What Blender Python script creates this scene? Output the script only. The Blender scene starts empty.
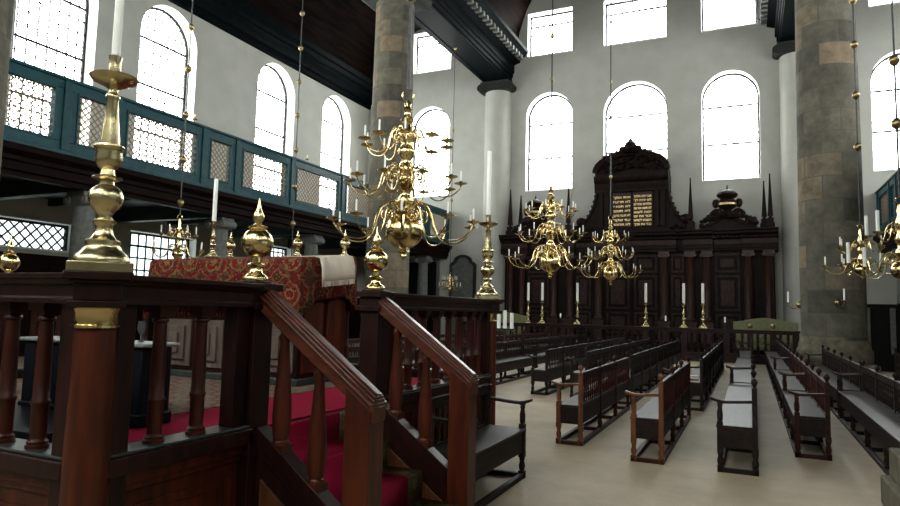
import bpy, math, random
from mathutils import Matrix, Vector
R_ = random.Random(7)
PI = math.pi
sc = bpy.context.scene
COL = sc.collection

# ------------------------------------------------------------------ materials
def nt(name):
    m = bpy.data.materials.new(name); m.use_nodes = True
    n = m.node_tree; n.nodes.clear()
    out = n.nodes.new('ShaderNodeOutputMaterial')
    b = n.nodes.new('ShaderNodeBsdfPrincipled')
    n.links.new(b.outputs[0], out.inputs[0])
    return m, n, b, out
def N(n, t, **k):
    x = n.nodes.new(t)
    for a, v in k.items():
        if a.startswith('i_'): x.inputs[a[2:].replace('_', ' ')].default_value = v
        else: setattr(x, a, v)
    return x
def ramp(n, stops, interp='LINEAR'):
    r = n.nodes.new('ShaderNodeValToRGB'); cr = r.color_ramp; cr.interpolation = interp
    while len(cr.elements) < len(stops): cr.elements.new(0.5)
    for e, (p, c) in zip(cr.elements, stops): e.position = p; e.color = (*c, 1)
    return r
def coords(n, scale=(1, 1, 1), kind='Object'):
    tc = N(n, 'ShaderNodeTexCoord'); mp = N(n, 'ShaderNodeMapping')
    mp.inputs['Scale'].default_value = scale
    n.links.new(tc.outputs[kind], mp.inputs[0]); return mp.outputs[0]
def add_bump(n, b, h, s, d=.01):
    bu = N(n, 'ShaderNodeBump'); bu.inputs['Strength'].default_value = s; bu.inputs['Distance'].default_value = d
    n.links.new(h, bu.inputs['Height']); n.links.new(bu.outputs[0], b.inputs['Normal'])
def noise_mat(name, c1, c2, scale=(4, 4, 4), rough=.5, metal=0, spec=.5, bump=.1, nscale=3, coat=0, lo=.3, hi=.7):
    m, n, b, o = nt(name); v = coords(n, scale)
    t = N(n, 'ShaderNodeTexNoise'); t.inputs['Scale'].default_value = nscale; t.inputs['Detail'].default_value = 5
    n.links.new(v, t.inputs['Vector'])
    r = ramp(n, [(lo, c1), (hi, c2)]); n.links.new(t.outputs[0], r.inputs[0]); n.links.new(r.outputs[0], b.inputs['Base Color'])
    b.inputs['Roughness'].default_value = rough; b.inputs['Metallic'].default_value = metal
    b.inputs['Specular IOR Level'].default_value = spec; b.inputs['Coat Weight'].default_value = coat
    b.inputs['Coat Roughness'].default_value = .15
    if bump: add_bump(n, b, t.outputs[0], bump)
    return m
M = {}
M['plaster'] = noise_mat('plaster', (.40, .395, .35), (.46, .455, .41), (1, 1, 1), .9, bump=.05, nscale=1.3, spec=.1)
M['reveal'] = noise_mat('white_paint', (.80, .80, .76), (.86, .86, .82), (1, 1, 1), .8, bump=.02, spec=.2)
M['mahog'] = noise_mat('mahogany', (.03, .007, .004), (.095, .019, .007), (9, 9, 1.2), .38, spec=.22, coat=.05, nscale=2.2, bump=.06)
M['mahog_d'] = noise_mat('dark_mahogany', (.008, .003, .0025), (.026, .007, .005), (9, 9, 1.2), .38, spec=.2, coat=.04, nscale=2.2, bump=.06)
M['mahog_l'] = noise_mat('worn_mahogany', (.045, .014, .008), (.12, .035, .018), (2, 9, 9), .3, spec=.4, coat=.2, nscale=2.2, bump=.06)
M['mahog_p'] = noise_mat('honey_panel', (.06, .02, .008), (.13, .048, .018), (9, 9, 2), .45, spec=.2, nscale=2.2, bump=.06)
M['bench'] = noise_mat('bench_oak', (.007, .005, .004), (.024, .014, .010), (9, 1.2, 9), .5, spec=.14, nscale=2.5, bump=.12)
M['bench_red'] = noise_mat('red_bench_oak', (.014, .005, .004), (.05, .013, .008), (9, 1.2, 9), .48, spec=.16, nscale=2.5, bump=.12)
M['bench_arm'] = noise_mat('worn_oak', (.08, .025, .012), (.17, .06, .026), (9, 9, 2), .36, spec=.3, nscale=2.5, bump=.1)
M['seat'] = noise_mat('polished_seat', (.012, .010, .009), (.036, .028, .024), (12, 1, 3), .4, nscale=2, bump=.15, spec=.17)
M['ark'] = noise_mat('jacaranda', (.0045, .0024, .0016), (.017, .0085, .006), (4, 4, 1), .5, nscale=2.5, bump=.1, spec=.08)
M['ark_door'] = noise_mat('jacaranda_door', (.005, .003, .0025), (.018, .011, .009), (4, 4, 1), .5, nscale=2.5, bump=.1, spec=.06)
M['ark_col'] = noise_mat('jacaranda_red', (.015, .0065, .0045), (.048, .020, .014), (5, 5, .8), .36, nscale=2.5, bump=.08, spec=.2)
M['ark_frame'] = noise_mat('jacaranda_frame', (.014, .0065, .005), (.042, .019, .014), (5, 5, 2), .45, nscale=2.5, bump=.08, spec=.12)
M['ceiling'] = noise_mat('old_dark_planks', (.0015, .001, .001), (.016, .007, .0045), (2.5, .25, 2.5), .6, nscale=2.5, bump=.15, spec=.01, lo=.35, hi=.75)
M['beam'] = noise_mat('black_green_paint', (.0012, .0022, .0026), (.004, .0065, .0075), (3, 3, 3), .5, nscale=2, bump=.05, spec=.015)
M['fascia'] = noise_mat('dark_oak_fascia', (.003, .0012, .001), (.011, .0045, .003), (6, 1, 6), .5, nscale=2, bump=.08, spec=.03)
M['under'] = noise_mat('dark_green_boards', (.010, .019, .016), (.022, .037, .030), (1, 6, 6), .5, nscale=1, bump=.05, spec=.15)
M['teal'] = noise_mat('teal_paint', (.002, .038, .046), (.005, .062, .073), (2, 2, 2), .42, nscale=3, bump=.03, spec=.2)
M['lattice'] = noise_mat('tan_lattice', (.20, .145, .095), (.30, .225, .15), (4, 4, 4), .7, bump=.05, spec=.1)
M['lead'] = noise_mat('lead', (.02, .02, .02), (.04, .04, .04), (4, 4, 4), .7, bump=0, spec=.1)
M['brass'] = noise_mat('brass', (.66, .50, .22), (.80, .64, .33), (6, 6, 6), .2, metal=1, nscale=2, bump=.04)
M['brass_o'] = noise_mat('aged_brass', (.52, .43, .22), (.70, .60, .36), (9, 9, 9), .27, metal=1, nscale=2, bump=.08)
M['brass_dk'] = noise_mat('tarnished_brass', (.22, .16, .07), (.44, .34, .17), (12, 12, 12), .38, metal=1, nscale=2, bump=.08)
M['iron'] = noise_mat('dark_iron', (.03, .03, .03), (.06, .06, .06), (5, 5, 5), .5, metal=.5, bump=0)
M['wax'] = noise_mat('wax', (.90, .89, .82), (.94, .93, .87), (3, 3, 3), .5, bump=0, spec=.3)
M['wick'] = noise_mat('wick', (.02, .02, .02), (.04, .04, .04), bump=0)
M['red'] = noise_mat('red_carpet', (.20, .006, .022), (.32, .012, .042), (20, 20, 20), .95, nscale=6, bump=.3, spec=.05)
M['green'] = noise_mat('olive_upholstery', (.17, .18, .09), (.24, .25, .13), (3, 3, 3), .8, bump=.1, spec=.15)
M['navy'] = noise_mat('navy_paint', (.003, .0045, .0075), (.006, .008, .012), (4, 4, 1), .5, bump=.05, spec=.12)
M['greyslab'] = noise_mat('grey_painted_slab', (.14, .16, .15), (.2, .22, .21), (4, 4, 4), .4, bump=.03, spec=.3)
M['ledge'] = noise_mat('grey_sheen_ledge', (.018, .024, .020), (.045, .055, .046), (5, 5, 5), .3, nscale=3, bump=.15, spec=.4)  # grey green puts the window reflection into the dark wood ledge's colour
M['gilt'] = noise_mat('gilt_letters', (.75, .55, .22), (.95, .74, .36), (20, 20, 20), .35, metal=.6, bump=0)
M['tablet'] = noise_mat('tablet_red_black', (.02, .007, .006), (.035, .012, .010), (5, 5, 5), .45, bump=.03, spec=.2)
M['door_dark'] = noise_mat('black_door', (.003, .003, .003), (.008, .007, .006), (4, 4, 1), .5, bump=.05, spec=.15)
M['greystone'] = noise_mat('grey_slate', (.10, .105, .095), (.17, .175, .16), (3, 3, 3), .7, bump=.05, spec=.2)
M['capital'] = noise_mat('dark_capital', (.012, .012, .011), (.04, .04, .035), (6, 6, 6), .7, bump=.3, spec=.1)
M['panel_grey'] = noise_mat('faded_panel', (.07, .05, .04), (.13, .10, .08), (6, 6, 1), .45, bump=.05, spec=.25)
M['cream'] = noise_mat('cream_linen', (.56, .47, .37), (.74, .64, .53), (30, 30, 30), .95, nscale=5, bump=.4, spec=.1)
M['book'] = noise_mat('tan_leather', (.30, .17, .10), (.42, .26, .16), (6, 6, 6), .6)
M['paper'] = noise_mat('paper', (.6, .58, .52), (.7, .68, .62), (6, 6, 6), .8)
M['clear'] = noise_mat('clear_grey_glass', (.05, .05, .055), (.1, .1, .11), (3, 3, 3), .1, bump=0, spec=.8)

def floor_mat():
    m, n, b, o = nt('sanded_floor'); v = coords(n)
    t = N(n, 'ShaderNodeTexNoise', i_Scale=.9, i_Detail=8.0, i_Roughness=.7); n.links.new(v, t.inputs['Vector'])
    r = ramp(n, [(.3, (.36, .285, .185)), (.5, (.44, .355, .24)), (.7, (.52, .43, .30))]); n.links.new(t.outputs[0], r.inputs[0])
    t2 = N(n, 'ShaderNodeTexNoise', i_Scale=45.0, i_Detail=3.0); n.links.new(v, t2.inputs['Vector'])
    mx = N(n, 'ShaderNodeMix', data_type='RGBA', blend_type='MULTIPLY'); mx.inputs[0].default_value = .3
    r2 = ramp(n, [(.35, (.7, .7, .7)), (.6, (1, 1, 1))]); n.links.new(t2.outputs[0], r2.inputs[0])
    n.links.new(r.outputs[0], mx.inputs[6]); n.links.new(r2.outputs[0], mx.inputs[7]); n.links.new(mx.outputs[2], b.inputs['Base Color'])
    b.inputs['Roughness'].default_value = .62; b.inputs['Specular IOR Level'].default_value = .35
    add_bump(n, b, t2.outputs[0], .15, .004); return m
M['floor'] = floor_mat()

def stone_mat(name, rad, course):
    # cylindrical block courses: angle * radius, height
    m, n, b, o = nt(name); tc = N(n, 'ShaderNodeTexCoord'); sp = N(n, 'ShaderNodeSeparateXYZ'); n.links.new(tc.outputs['Object'], sp.inputs[0])
    at = N(n, 'ShaderNodeMath', operation='ARCTAN2'); n.links.new(sp.outputs[1], at.inputs[0]); n.links.new(sp.outputs[0], at.inputs[1])
    mu = N(n, 'ShaderNodeMath', operation='MULTIPLY'); mu.inputs[1].default_value = 6 / (2 * PI); n.links.new(at.outputs[0], mu.inputs[0])
    dv = N(n, 'ShaderNodeMath', operation='DIVIDE'); dv.inputs[1].default_value = course; n.links.new(sp.outputs[2], dv.inputs[0])
    cb = N(n, 'ShaderNodeCombineXYZ'); n.links.new(mu.outputs[0], cb.inputs[0]); n.links.new(dv.outputs[0], cb.inputs[1])
    br = N(n, 'ShaderNodeTexBrick', i_Scale=1.0, i_Mortar_Size=.016, i_Mortar_Smooth=.3, i_Brick_Width=1.2, i_Row_Height=1.0, i_Bias=-.1)
    br.inputs['Color1'].default_value = (0, 0, 0, 1); br.inputs['Color2'].default_value = (1, 1, 1, 1); br.inputs['Mortar'].default_value = (.5, .5, .5, 1)
    n.links.new(cb.outputs[0], br.inputs['Vector'])
    r = ramp(n, [(0, (.058, .056, .048)), (.3, (.10, .094, .075)), (.55, (.075, .072, .06)), (.75, (.125, .105, .078)), (1, (.185, .135, .09))])
    n.links.new(br.outputs['Color'], r.inputs[0])
    no = N(n, 'ShaderNodeTexNoise', i_Scale=3.0, i_Detail=9.0, i_Roughness=.7); n.links.new(tc.outputs['Object'], no.inputs['Vector'])
    rn = ramp(n, [(.32, (.8, .79, .76)), (.68, (1.7, 1.64, 1.52))]); n.links.new(no.outputs[0], rn.inputs[0])
    mx = N(n, 'ShaderNodeMix', data_type='RGBA', blend_type='MULTIPLY'); mx.inputs[0].default_value = 1
    n.links.new(r.outputs[0], mx.inputs[6]); n.links.new(rn.outputs[0], mx.inputs[7])
    mo = N(n, 'ShaderNodeMix', data_type='RGBA'); n.links.new(br.outputs['Fac'], mo.inputs[0])
    n.links.new(mx.outputs[2], mo.inputs[6]); mo.inputs[7].default_value = (.085, .082, .066, 1)
    n.links.new(mo.outputs[2], b.inputs['Base Color']); b.inputs['Roughness'].default_value = .85; b.inputs['Specular IOR Level'].default_value = .15
    add_bump(n, b, no.outputs[0], .35, .03); return m
M['stone'] = stone_mat('sandstone_blocks', .74, .58)
M['stone_s'] = noise_mat('grey_stone', (.085, .078, .055), (.175, .155, .108), (2, 2, 2), .85, bump=.3, spec=.15)

def rug_mat(name, sc3, cols, small, f=.5, s2=5.0):
    # rows of medallions (folded cells with petalled rings) over a small all-over figure
    m, n, b, o = nt(name); v = coords(n, sc3)
    vo = N(n, 'ShaderNodeTexVoronoi', feature='F1', i_Scale=1.0, i_Randomness=.0); n.links.new(v, vo.inputs['Vector'])
    wv = N(n, 'ShaderNodeTexNoise', i_Scale=7.0, i_Detail=2.0); n.links.new(v, wv.inputs['Vector'])
    ad = N(n, 'ShaderNodeMath', operation='MULTIPLY_ADD'); ad.inputs[1].default_value = .22; n.links.new(wv.outputs[0], ad.inputs[0]); n.links.new(vo.outputs['Distance'], ad.inputs[2])
    r = ramp(n, cols, 'CONSTANT'); n.links.new(ad.outputs[0], r.inputs[0])
    v2 = N(n, 'ShaderNodeTexVoronoi', feature='F1', i_Scale=s2, i_Randomness=.8); n.links.new(v, v2.inputs['Vector'])
    r2 = ramp(n, small, 'CONSTANT'); n.links.new(v2.outputs['Distance'], r2.inputs[0])
    mx = N(n, 'ShaderNodeMix', data_type='RGBA'); mx.inputs[0].default_value = f
    n.links.new(r.outputs[0], mx.inputs[6]); n.links.new(r2.outputs[0], mx.inputs[7]); n.links.new(mx.outputs[2], b.inputs['Base Color'])
    b.inputs['Roughness'].default_value = .9; b.inputs['Specular IOR Level'].default_value = .1
    no = N(n, 'ShaderNodeTexNoise', i_Scale=60.0); n.links.new(v, no.inputs['Vector']); add_bump(n, b, no.outputs[0], .3, .004)
    return m
M['cloth'] = rug_mat('oriental_red_cloth', (2.9, 2.9, 2.9), [(0, (.26, .15, .05)), (.17, (.16, .007, .010)), (.23, (.26, .15, .05)), (.29, (.012, .018, .012)), (.33, (.17, .008, .010)), (.41, (.24, .14, .045)), (.46, (.015, .025, .014)), (.52, (.12, .006, .008)), (.64, (.2, .12, .04)), (.69, (.03, .03, .015))],
    [(0, (.30, .19, .065)), (.17, (.10, .006, .008)), (.33, (.012, .022, .012)), (.45, (.13, .007, .010)), (.66, (.10, .08, .03))], .5, 6.5)
M['rug'] = rug_mat('beige_patterned_rug', (4, 4, 4), [(0, (.18, .05, .04)), (.16, (.2, .17, .12)), (.3, (.06, .055, .045)), (.38, (.2, .16, .11)), (.55, (.14, .045, .035)), (.7, (.2, .16, .11))],
    [(0, (.18, .05, .04)), (.2, (.2, .17, .13)), (.4, (.07, .06, .05)), (.6, (.18, .14, .10))], .5, 4)
M['rug_gold'] = rug_mat('gold_patterned_rug', (6, 6, 6), [(0, (.4, .07, .04)), (.16, (.42, .32, .13)), (.3, (.12, .10, .05)), (.4, (.45, .34, .14)), (.6, (.2, .15, .07))],
    [(0, (.3, .22, .09)), (.25, (.08, .065, .035)), (.5, (.16, .12, .06))], .5, 4)

def glass_mat(name='window_glass', tint=(.93, .96, .97, 1)):
    m, n, b, o = nt(name); n.nodes.remove(b)
    tr = N(n, 'ShaderNodeBsdfTransparent'); tr.inputs[0].default_value = tint
    gl = N(n, 'ShaderNodeBsdfGlossy', i_Roughness=.05); mx = N(n, 'ShaderNodeMixShader'); mx.inputs[0].default_value = .05
    n.links.new(tr.outputs[0], mx.inputs[1]); n.links.new(gl.outputs[0], mx.inputs[2]); n.links.new(mx.outputs[0], o.inputs[0]); return m
M['glass'] = glass_mat()
M['glass_low'] = glass_mat('obscured_old_glass', (.30, .33, .335, 1))

# ------------------------------------------------------------------ mesh builder
class MB:
    def __init__(s): s.v = []; s.f = []
    def add(s, vs, fs, mat=None):
        o = len(s.v)
        s.v += [tuple(mat @ Vector(p)) for p in vs] if mat else [tuple(p) for p in vs]
        s.f += [tuple(i + o for i in f) for f in fs]; return s
    def box(s, x0, x1, y0, y1, z0, z1, mat=None):
        if x0 > x1: x0, x1 = x1, x0
        if y0 > y1: y0, y1 = y1, y0
        if z0 > z1: z0, z1 = z1, z0
        return s.add([(x0, y0, z0), (x1, y0, z0), (x1, y1, z0), (x0, y1, z0), (x0, y0, z1), (x1, y0, z1), (x1, y1, z1), (x0, y1, z1)],
                     [(0, 3, 2, 1), (4, 5, 6, 7), (0, 1, 5, 4), (1, 2, 6, 5), (2, 3, 7, 6), (3, 0, 4, 7)], mat)
    def prism(s, prof, axis, a0, a1, mat=None):
        # prof: list of 2D points; axis 'x': (y,z); 'y': (x,z); 'z': (x,y)
        def P(u, v, a): return {'x': (a, u, v), 'y': (u, a, v), 'z': (u, v, a)}[axis]
        n = len(prof); vs = [P(u, v, a0) for u, v in prof] + [P(u, v, a1) for u, v in prof]
        fs = [(i, (i + 1) % n, n + (i + 1) % n, n + i) for i in range(n)] + [tuple(range(n))[::-1], tuple(range(n, 2 * n))]
        return s.add(vs, fs, mat)
    def lathe(s, prof, seg=16, mat=None, cx=0, cy=0, cz=0):
        vs = []; fs = []; n = len(prof)
        for r, z in prof:
            for k in range(seg):
                a = 2 * PI * k / seg; vs.append((cx + max(r, 1e-4) * math.cos(a), cy + max(r, 1e-4) * math.sin(a), cz + z))
        for i in range(n - 1):
            for k in range(seg):
                fs.append((i * seg + k, i * seg + (k + 1) % seg, (i + 1) * seg + (k + 1) % seg, (i + 1) * seg + k))
        fs.append(tuple(range(seg))[::-1]); fs.append(tuple((n - 1) * seg + k for k in range(seg)))
        return s.add(vs, fs, mat)
    def tube(s, pts, r, seg=8, mat=None):
        pts = [Vector(p) for p in pts]; n = len(pts); vs = []; fs = []
        rr = r if isinstance(r, (list, tuple)) else [r] * n
        up = Vector((0, 0, 1)); prev = None
        for i, p in enumerate(pts):
            t = (pts[min(i + 1, n - 1)] - pts[max(i - 1, 0)]).normalized()
            if prev is None: a = t.cross(up) if abs(t.z) < .95 else t.cross(Vector((0, 1, 0)))
            else: a = prev - t * prev.dot(t)
            a.normalize(); prev = a; b = t.cross(a)
            for k in range(seg):
                g = 2 * PI * k / seg; vs.append(p + a * (rr[i] * math.cos(g)) + b * (rr[i] * math.sin(g)))
        for i in range(n - 1):
            for k in range(seg): fs.append((i * seg + k, i * seg + (k + 1) % seg, (i + 1) * seg + (k + 1) % seg, (i + 1) * seg + k))
        fs.append(tuple(range(seg))[::-1]); fs.append(tuple((n - 1) * seg + k for k in range(seg)))
        return s.add(vs, fs, mat)
    def sphere(s, c, r, seg=14, sz=1.0, mat=None):
        k = seg // 2
        return s.lathe([(r * math.sin(PI * i / k), -r * sz * math.cos(PI * i / k)) for i in range(k + 1)], seg, mat, *c)
    def mesh(s, name, mat, angle=35):
        me = bpy.data.meshes.new(name); me.from_pydata(s.v, [], s.f); me.validate(); 
        import bmesh
        bm = bmesh.new(); bm.from_mesh(me); bmesh.ops.recalc_face_normals(bm, faces=bm.faces); bm.to_mesh(me); bm.free()
        me.polygons.foreach_set('use_smooth', [True] * len(me.polygons)); me.set_sharp_from_angle(angle=math.radians(angle))
        if mat: me.materials.append(M[mat] if isinstance(mat, str) else mat)
        me.update(); return me
    def build(s, name, mat, parent=None, angle=35, bevel=0, loc=None, rotz=None):
        return place(name, s.mesh(name, mat, angle), parent, loc, rotz, bevel)
def place(name, me, parent=None, loc=None, rotz=None, bevel=0):
    o = bpy.data.objects.new(name, me); COL.objects.link(o)
    if parent: o.parent = parent
    if loc: o.location = loc
    if rotz is not None: o.rotation_euler = (0, 0, rotz)
    if bevel:
        b = o.modifiers.new('bevel', 'BEVEL'); b.width = bevel; b.segments = 2; b.limit_method = 'ANGLE'
    return o
def thing(name, label, cat, loc=(0, 0, 0), rotz=0, group=None):
    o = bpy.data.objects.new(name, None); COL.objects.link(o); o.empty_display_size = .1
    o.location = loc; o.rotation_euler = (0, 0, rotz); return tag(o, label, cat, group)
def tag(o, label, cat, group=None):
    o['label'] = label; o['category'] = cat
    if group: o['group'] = group
    return o
def struct(o): o['kind'] = 'structure'; return o
def copy_tree(o, parent=None):
    c = o.copy(); COL.objects.link(c); c.parent = parent
    for ch in o.children: copy_tree(ch, c)
    return c
def catmull(P, k=6):
    P = [Vector(p) for p in P]; out = []
    for i in range(len(P) - 1):
        p0 = P[max(i - 1, 0)]; p1 = P[i]; p2 = P[i + 1]; p3 = P[min(i + 2, len(P) - 1)]
        for j in range(k):
            t = j / k
            out.append(.5 * ((2 * p1) + (p2 - p0) * t + (2 * p0 - 5 * p1 + 4 * p2 - p3) * t * t + (3 * p1 - p0 - 3 * p2 + p3) * t ** 3))
    out.append(P[-1]); return out

# ------------------------------------------------------------------ room data
XL, XR, YF, YN = -19.0, 9.7, 30.0, -6.0
XC1, XC2 = -11.33, 1.95          # the two column lines
XM = -4.68                       # middle of the nave
def arch(cx, w, z0, zs):         # outline of an arched opening; zs = springing height
    r = w / 2; pts = [(cx - r, z0), (cx + r, z0)]
    pts += [(cx + r * math.cos(PI * k / 20), zs + r * math.sin(PI * k / 20)) for k in range(0, 21)]
    return pts
def rect(cx, w, z0, z1): return [(cx - w / 2, z0), (cx + w / 2, z0), (cx + w / 2, z1), (cx - w / 2, z1)]
def wall(name, outer, holes, M4, thick=.6):
    cu = bpy.data.curves.new(name, 'CURVE'); cu.dimensions = '2D'; cu.fill_mode = 'BOTH'; cu.extrude = thick / 2
    for loop in [outer] + holes:
        sp = cu.splines.new('POLY'); sp.points.add(len(loop) - 1); sp.use_cyclic_u = True
        for p, (u, v) in zip(sp.points, loop): p.co = (u, v, 0, 1)
    tmp = bpy.data.objects.new('tmp', cu); COL.objects.link(tmp)
    bpy.context.view_layer.update()
    me = bpy.data.meshes.new_from_object(tmp.evaluated_get(bpy.context.evaluated_depsgraph_get()))
    bpy.data.objects.remove(tmp); me.name = name; me.materials.clear(); me.materials.append(M['plaster'])
    me.transform(M4); me.materials.append(M['reveal'])
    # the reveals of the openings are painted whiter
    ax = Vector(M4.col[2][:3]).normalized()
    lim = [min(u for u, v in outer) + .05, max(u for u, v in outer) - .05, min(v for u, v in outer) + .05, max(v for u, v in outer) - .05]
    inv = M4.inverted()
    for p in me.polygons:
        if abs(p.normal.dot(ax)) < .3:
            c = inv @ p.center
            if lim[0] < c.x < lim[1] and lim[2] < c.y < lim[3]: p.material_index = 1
    o = bpy.data.objects.new(name, me); COL.objects.link(o); return struct(o)
# frames of the walls: local u (horizontal), v (height), w (outward)
T = .6
MF = Matrix(((1, 0, 0, 0), (0, 0, 1, YF + T / 2), (0, 1, 0, 0), (0, 0, 0, 1)))
MN = Matrix(((1, 0, 0, 0), (0, 0, 1, YN - T / 2), (0, 1, 0, 0), (0, 0, 0, 1)))
ML = Matrix(((0, 0, 1, XL - T / 2), (1, 0, 0, 0), (0, 1, 0, 0), (0, 0, 0, 1)))
MR = Matrix(((0, 0, 1, XR + T / 2), (1, 0, 0, 0), (0, 1, 0, 0), (0, 0, 0, 1)))
FARX = [-15.2, -8.73, -4.66, -.64, 5.7]
SIDEY = [-3.0, 2.6, 7.6, 12.3, 16.45, 22.35, 27.0]
far_w = [('a', x, 2.85 if x == -4.66 else 2.3, 7.45, 10.9 if x == -4.66 else 11.15) for x in FARX] + [('r', x, 2.25 if x != -4.66 else 2.85, 14.2, 16.45) for x in FARX]
left_w = [('a', y, 2.5, 6.0, 11.12) for y in SIDEY] + [('r', 12.2, 2.3, 3.08, 3.95), ('r', 16.75, 2.9, 1.9, 4.05), ('r', 23.2, 1.5, 3.6, 4.25)]
right_w = [('a', y, 2.4, 7.35, 11.0) for y in SIDEY] + [('r', y, 2.6, 1.9, 4.0) for y in (2.0, 7.5)]
near_w = [('a', x, 2.3, 7.45, 11.15) for x in FARX] + [('r', x, 2.25, 14.2, 16.45) for x in FARX]
def loops(L): return [arch(c, w, z0, z1) if k == 'a' else rect(c, w, z0, z1) for k, c, w, z0, z1 in L]
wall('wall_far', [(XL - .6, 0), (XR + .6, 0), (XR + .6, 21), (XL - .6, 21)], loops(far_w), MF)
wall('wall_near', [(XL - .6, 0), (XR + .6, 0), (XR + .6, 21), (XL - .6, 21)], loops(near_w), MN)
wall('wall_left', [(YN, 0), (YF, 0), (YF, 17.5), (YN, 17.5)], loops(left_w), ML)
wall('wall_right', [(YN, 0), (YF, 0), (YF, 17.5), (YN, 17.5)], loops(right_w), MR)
struct(MB().box(XL - .6, XR + .6, YN - .6, YF + .6, -.2, 0).build('floor', 'floor'))

wn = [0]
def portal(M4, c, w, z0, z1, inward):
    l = bpy.data.lights.new('window_daylight', 'AREA'); l.shape = 'RECTANGLE'; l.size = w; l.size_y = z1 - z0; l.energy = 1
    l.cycles.is_portal = True
    o = bpy.data.objects.new('window_daylight', l); COL.objects.link(o)
    p = M4 @ Vector((c, (z0 + z1) / 2, 0)); o.location = p + inward * .05
    o.rotation_euler = (inward).to_track_quat('-Z', 'Y').to_euler()
def window(M4, k, c, w, z0, z1, inward, diamond=False, sill=True, lod=0, deep=.15, lt=.013):
    wn[0] += 1
    top = z1 + w / 2 if k == 'a' else z1; r = w / 2
    sgn = 1 if (Vector(M4.col[2][:3]).dot(inward) < 0) else -1      # local +w is outward when sgn = 1
    wo = deep * sgn
    root = None
    # frame: a thin border following the outline
    out = arch(c, w, z0, z1) if k == 'a' else rect(c, w, z0, z1)
    inn = arch(c, w - .14, z0 + .07, z1) if k == 'a' else rect(c, w - .14, z0 + .07, z1 - .07)
    mb = MB(); n = len(out)
    vs = [(u, v, wo - .04) for u, v in out] + [(u, v, wo - .04) for u, v in inn] + [(u, v, wo + .04) for u, v in out] + [(u, v, wo + .04) for u, v in inn]
    fs = []
    for i in range(n):
        j = (i + 1) % n
        fs += [(i, j, n + j, n + i), (2 * n + i, 3 * n + i, 3 * n + j, 2 * n + j), (n + i, n + j, 3 * n + j, 3 * n + i)]
    mb.add(vs, fs, M4)
    root = struct(mb.build('window_%d' % wn[0], 'lead'))
    if sill:
        struct_s = MB().add(*boxvf(c - w / 2 + .01, c + w / 2 - .01, z0 - .0, z0 + .05, -.3 * sgn - .03 * sgn, wo), M4).build('window_sill', 'reveal', root)
    g = MB()
    poly = [(u, v, wo) for u, v in inn]; m = len(poly)
    g.add(poly + [(u, v, wo + .012 * sgn) for u, v, _ in poly], [tuple(range(m)), tuple(range(m, 2 * m))[::-1]] + [(i, (i + 1) % m, m + (i + 1) % m, m + i) for i in range(m)], M4)
    g.build('pane', 'glass_low' if z1 < 5 else 'glass', root)
    L = MB()
    def half(v):
        if k == 'r' or v <= z1: return w / 2 - .05
        d = r * r - (v - z1) ** 2; return math.sqrt(d) - .05 if d > .01 else 0
    def ztop(u):
        return top - .05 if k == 'r' else z1 + math.sqrt(max(r * r - (u - c) ** 2, 0)) - .05
    wi = wo - .03 * sgn
    def bar(u0, v0, u1, v1, t, d=.012):
        a = Vector((u0, v0, wi)); b = Vector((u1, v1, wi)); dd = (b - a); ln = dd.length
        if ln < .05: return
        dd.normalize(); pn = Vector((-dd.y, dd.x, 0)) * t; q = Vector((0, 0, d))
        vs = [a - pn - q, a + pn - q, b + pn - q, b - pn - q, a - pn + q, a + pn + q, b + pn + q, b - pn + q]
        L.add(vs, [(0, 3, 2, 1), (4, 5, 6, 7), (0, 1, 5, 4), (1, 2, 6, 5), (2, 3, 7, 6), (3, 0, 4, 7)], M4)
    if diamond:
        s = .33; H = top - z0; k0 = int(-H / s) - 1
        for i in range(k0, int(w / s) + 2):
            for sg in (1, -1):
                u0 = c - w / 2 + i * s if sg == 1 else c + w / 2 - i * s
                t0 = 0; t1 = H
                # clip the line u = u0 + sg t, v = z0 + t
                lo, hi = (c - w / 2 + .05), (c + w / 2 - .05)
                ta = (lo - u0) / sg; tb = (hi - u0) / sg
                t0 = max(t0, min(ta, tb)); t1 = min(t1, max(ta, tb))
                if t1 - t0 > .08: bar(u0 + sg * t0, z0 + t0, u0 + sg * t1, z0 + t1, .022)
    else:
        step = .33; nv = max(2, round(w / step)); 
        for i in range(1, nv):
            u = c - w / 2 + w * i / nv; bar(u, z0 + .05, u, ztop(u), .009 if lod else lt)
        v = z0 + .42; i = 1
        while v < top - .15:
            hh = half(v); big = (i % 4 == 0)
            bar(c - hh, v, c + hh, v, .035 if big else (.009 if lod else lt), .03 if big else .012); v += .42; i += 1
        if k == 'a' or not lod:
            v0 = z0 + .3
            for sd in (-1, 1):                                  # scalloped lead edge
                v = v0; 
                while v < min(z1, top - .4):
                    u = c + sd * (w / 2 - .05); bar(u, v, u - sd * .16, v + .15, .009); bar(u - sd * .16, v + .15, u, v + .3, .009); v += .3
    L.build('lead_grid', 'lead', root)
    portal(M4, c, w, z0, top, inward)
def boxvf(x0, x1, y0, y1, z0, z1):
    if z0 > z1: z0, z1 = z1, z0
    return ([(x0, y0, z0), (x1, y0, z0), (x1, y1, z0), (x0, y1, z0), (x0, y0, z1), (x1, y0, z1), (x1, y1, z1), (x0, y1, z1)],
            [(0, 3, 2, 1), (4, 5, 6, 7), (0, 1, 5, 4), (1, 2, 6, 5), (2, 3, 7, 6), (3, 0, 4, 7)])
for a in far_w: window(MF, *a, Vector((0, -1, 0)), lod=1)
for i, a in enumerate(left_w): window(ML, *a, Vector((1, 0, 0)), diamond=(i == 7), deep=.2 if i < 7 else .1, lt=.019 if i < 7 else .026)
for a in right_w: window(MR, *a, Vector((-1, 0, 0)), lod=1)
for a in near_w: window(MN, *a, Vector((0, 1, 0)), lod=1)
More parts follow.
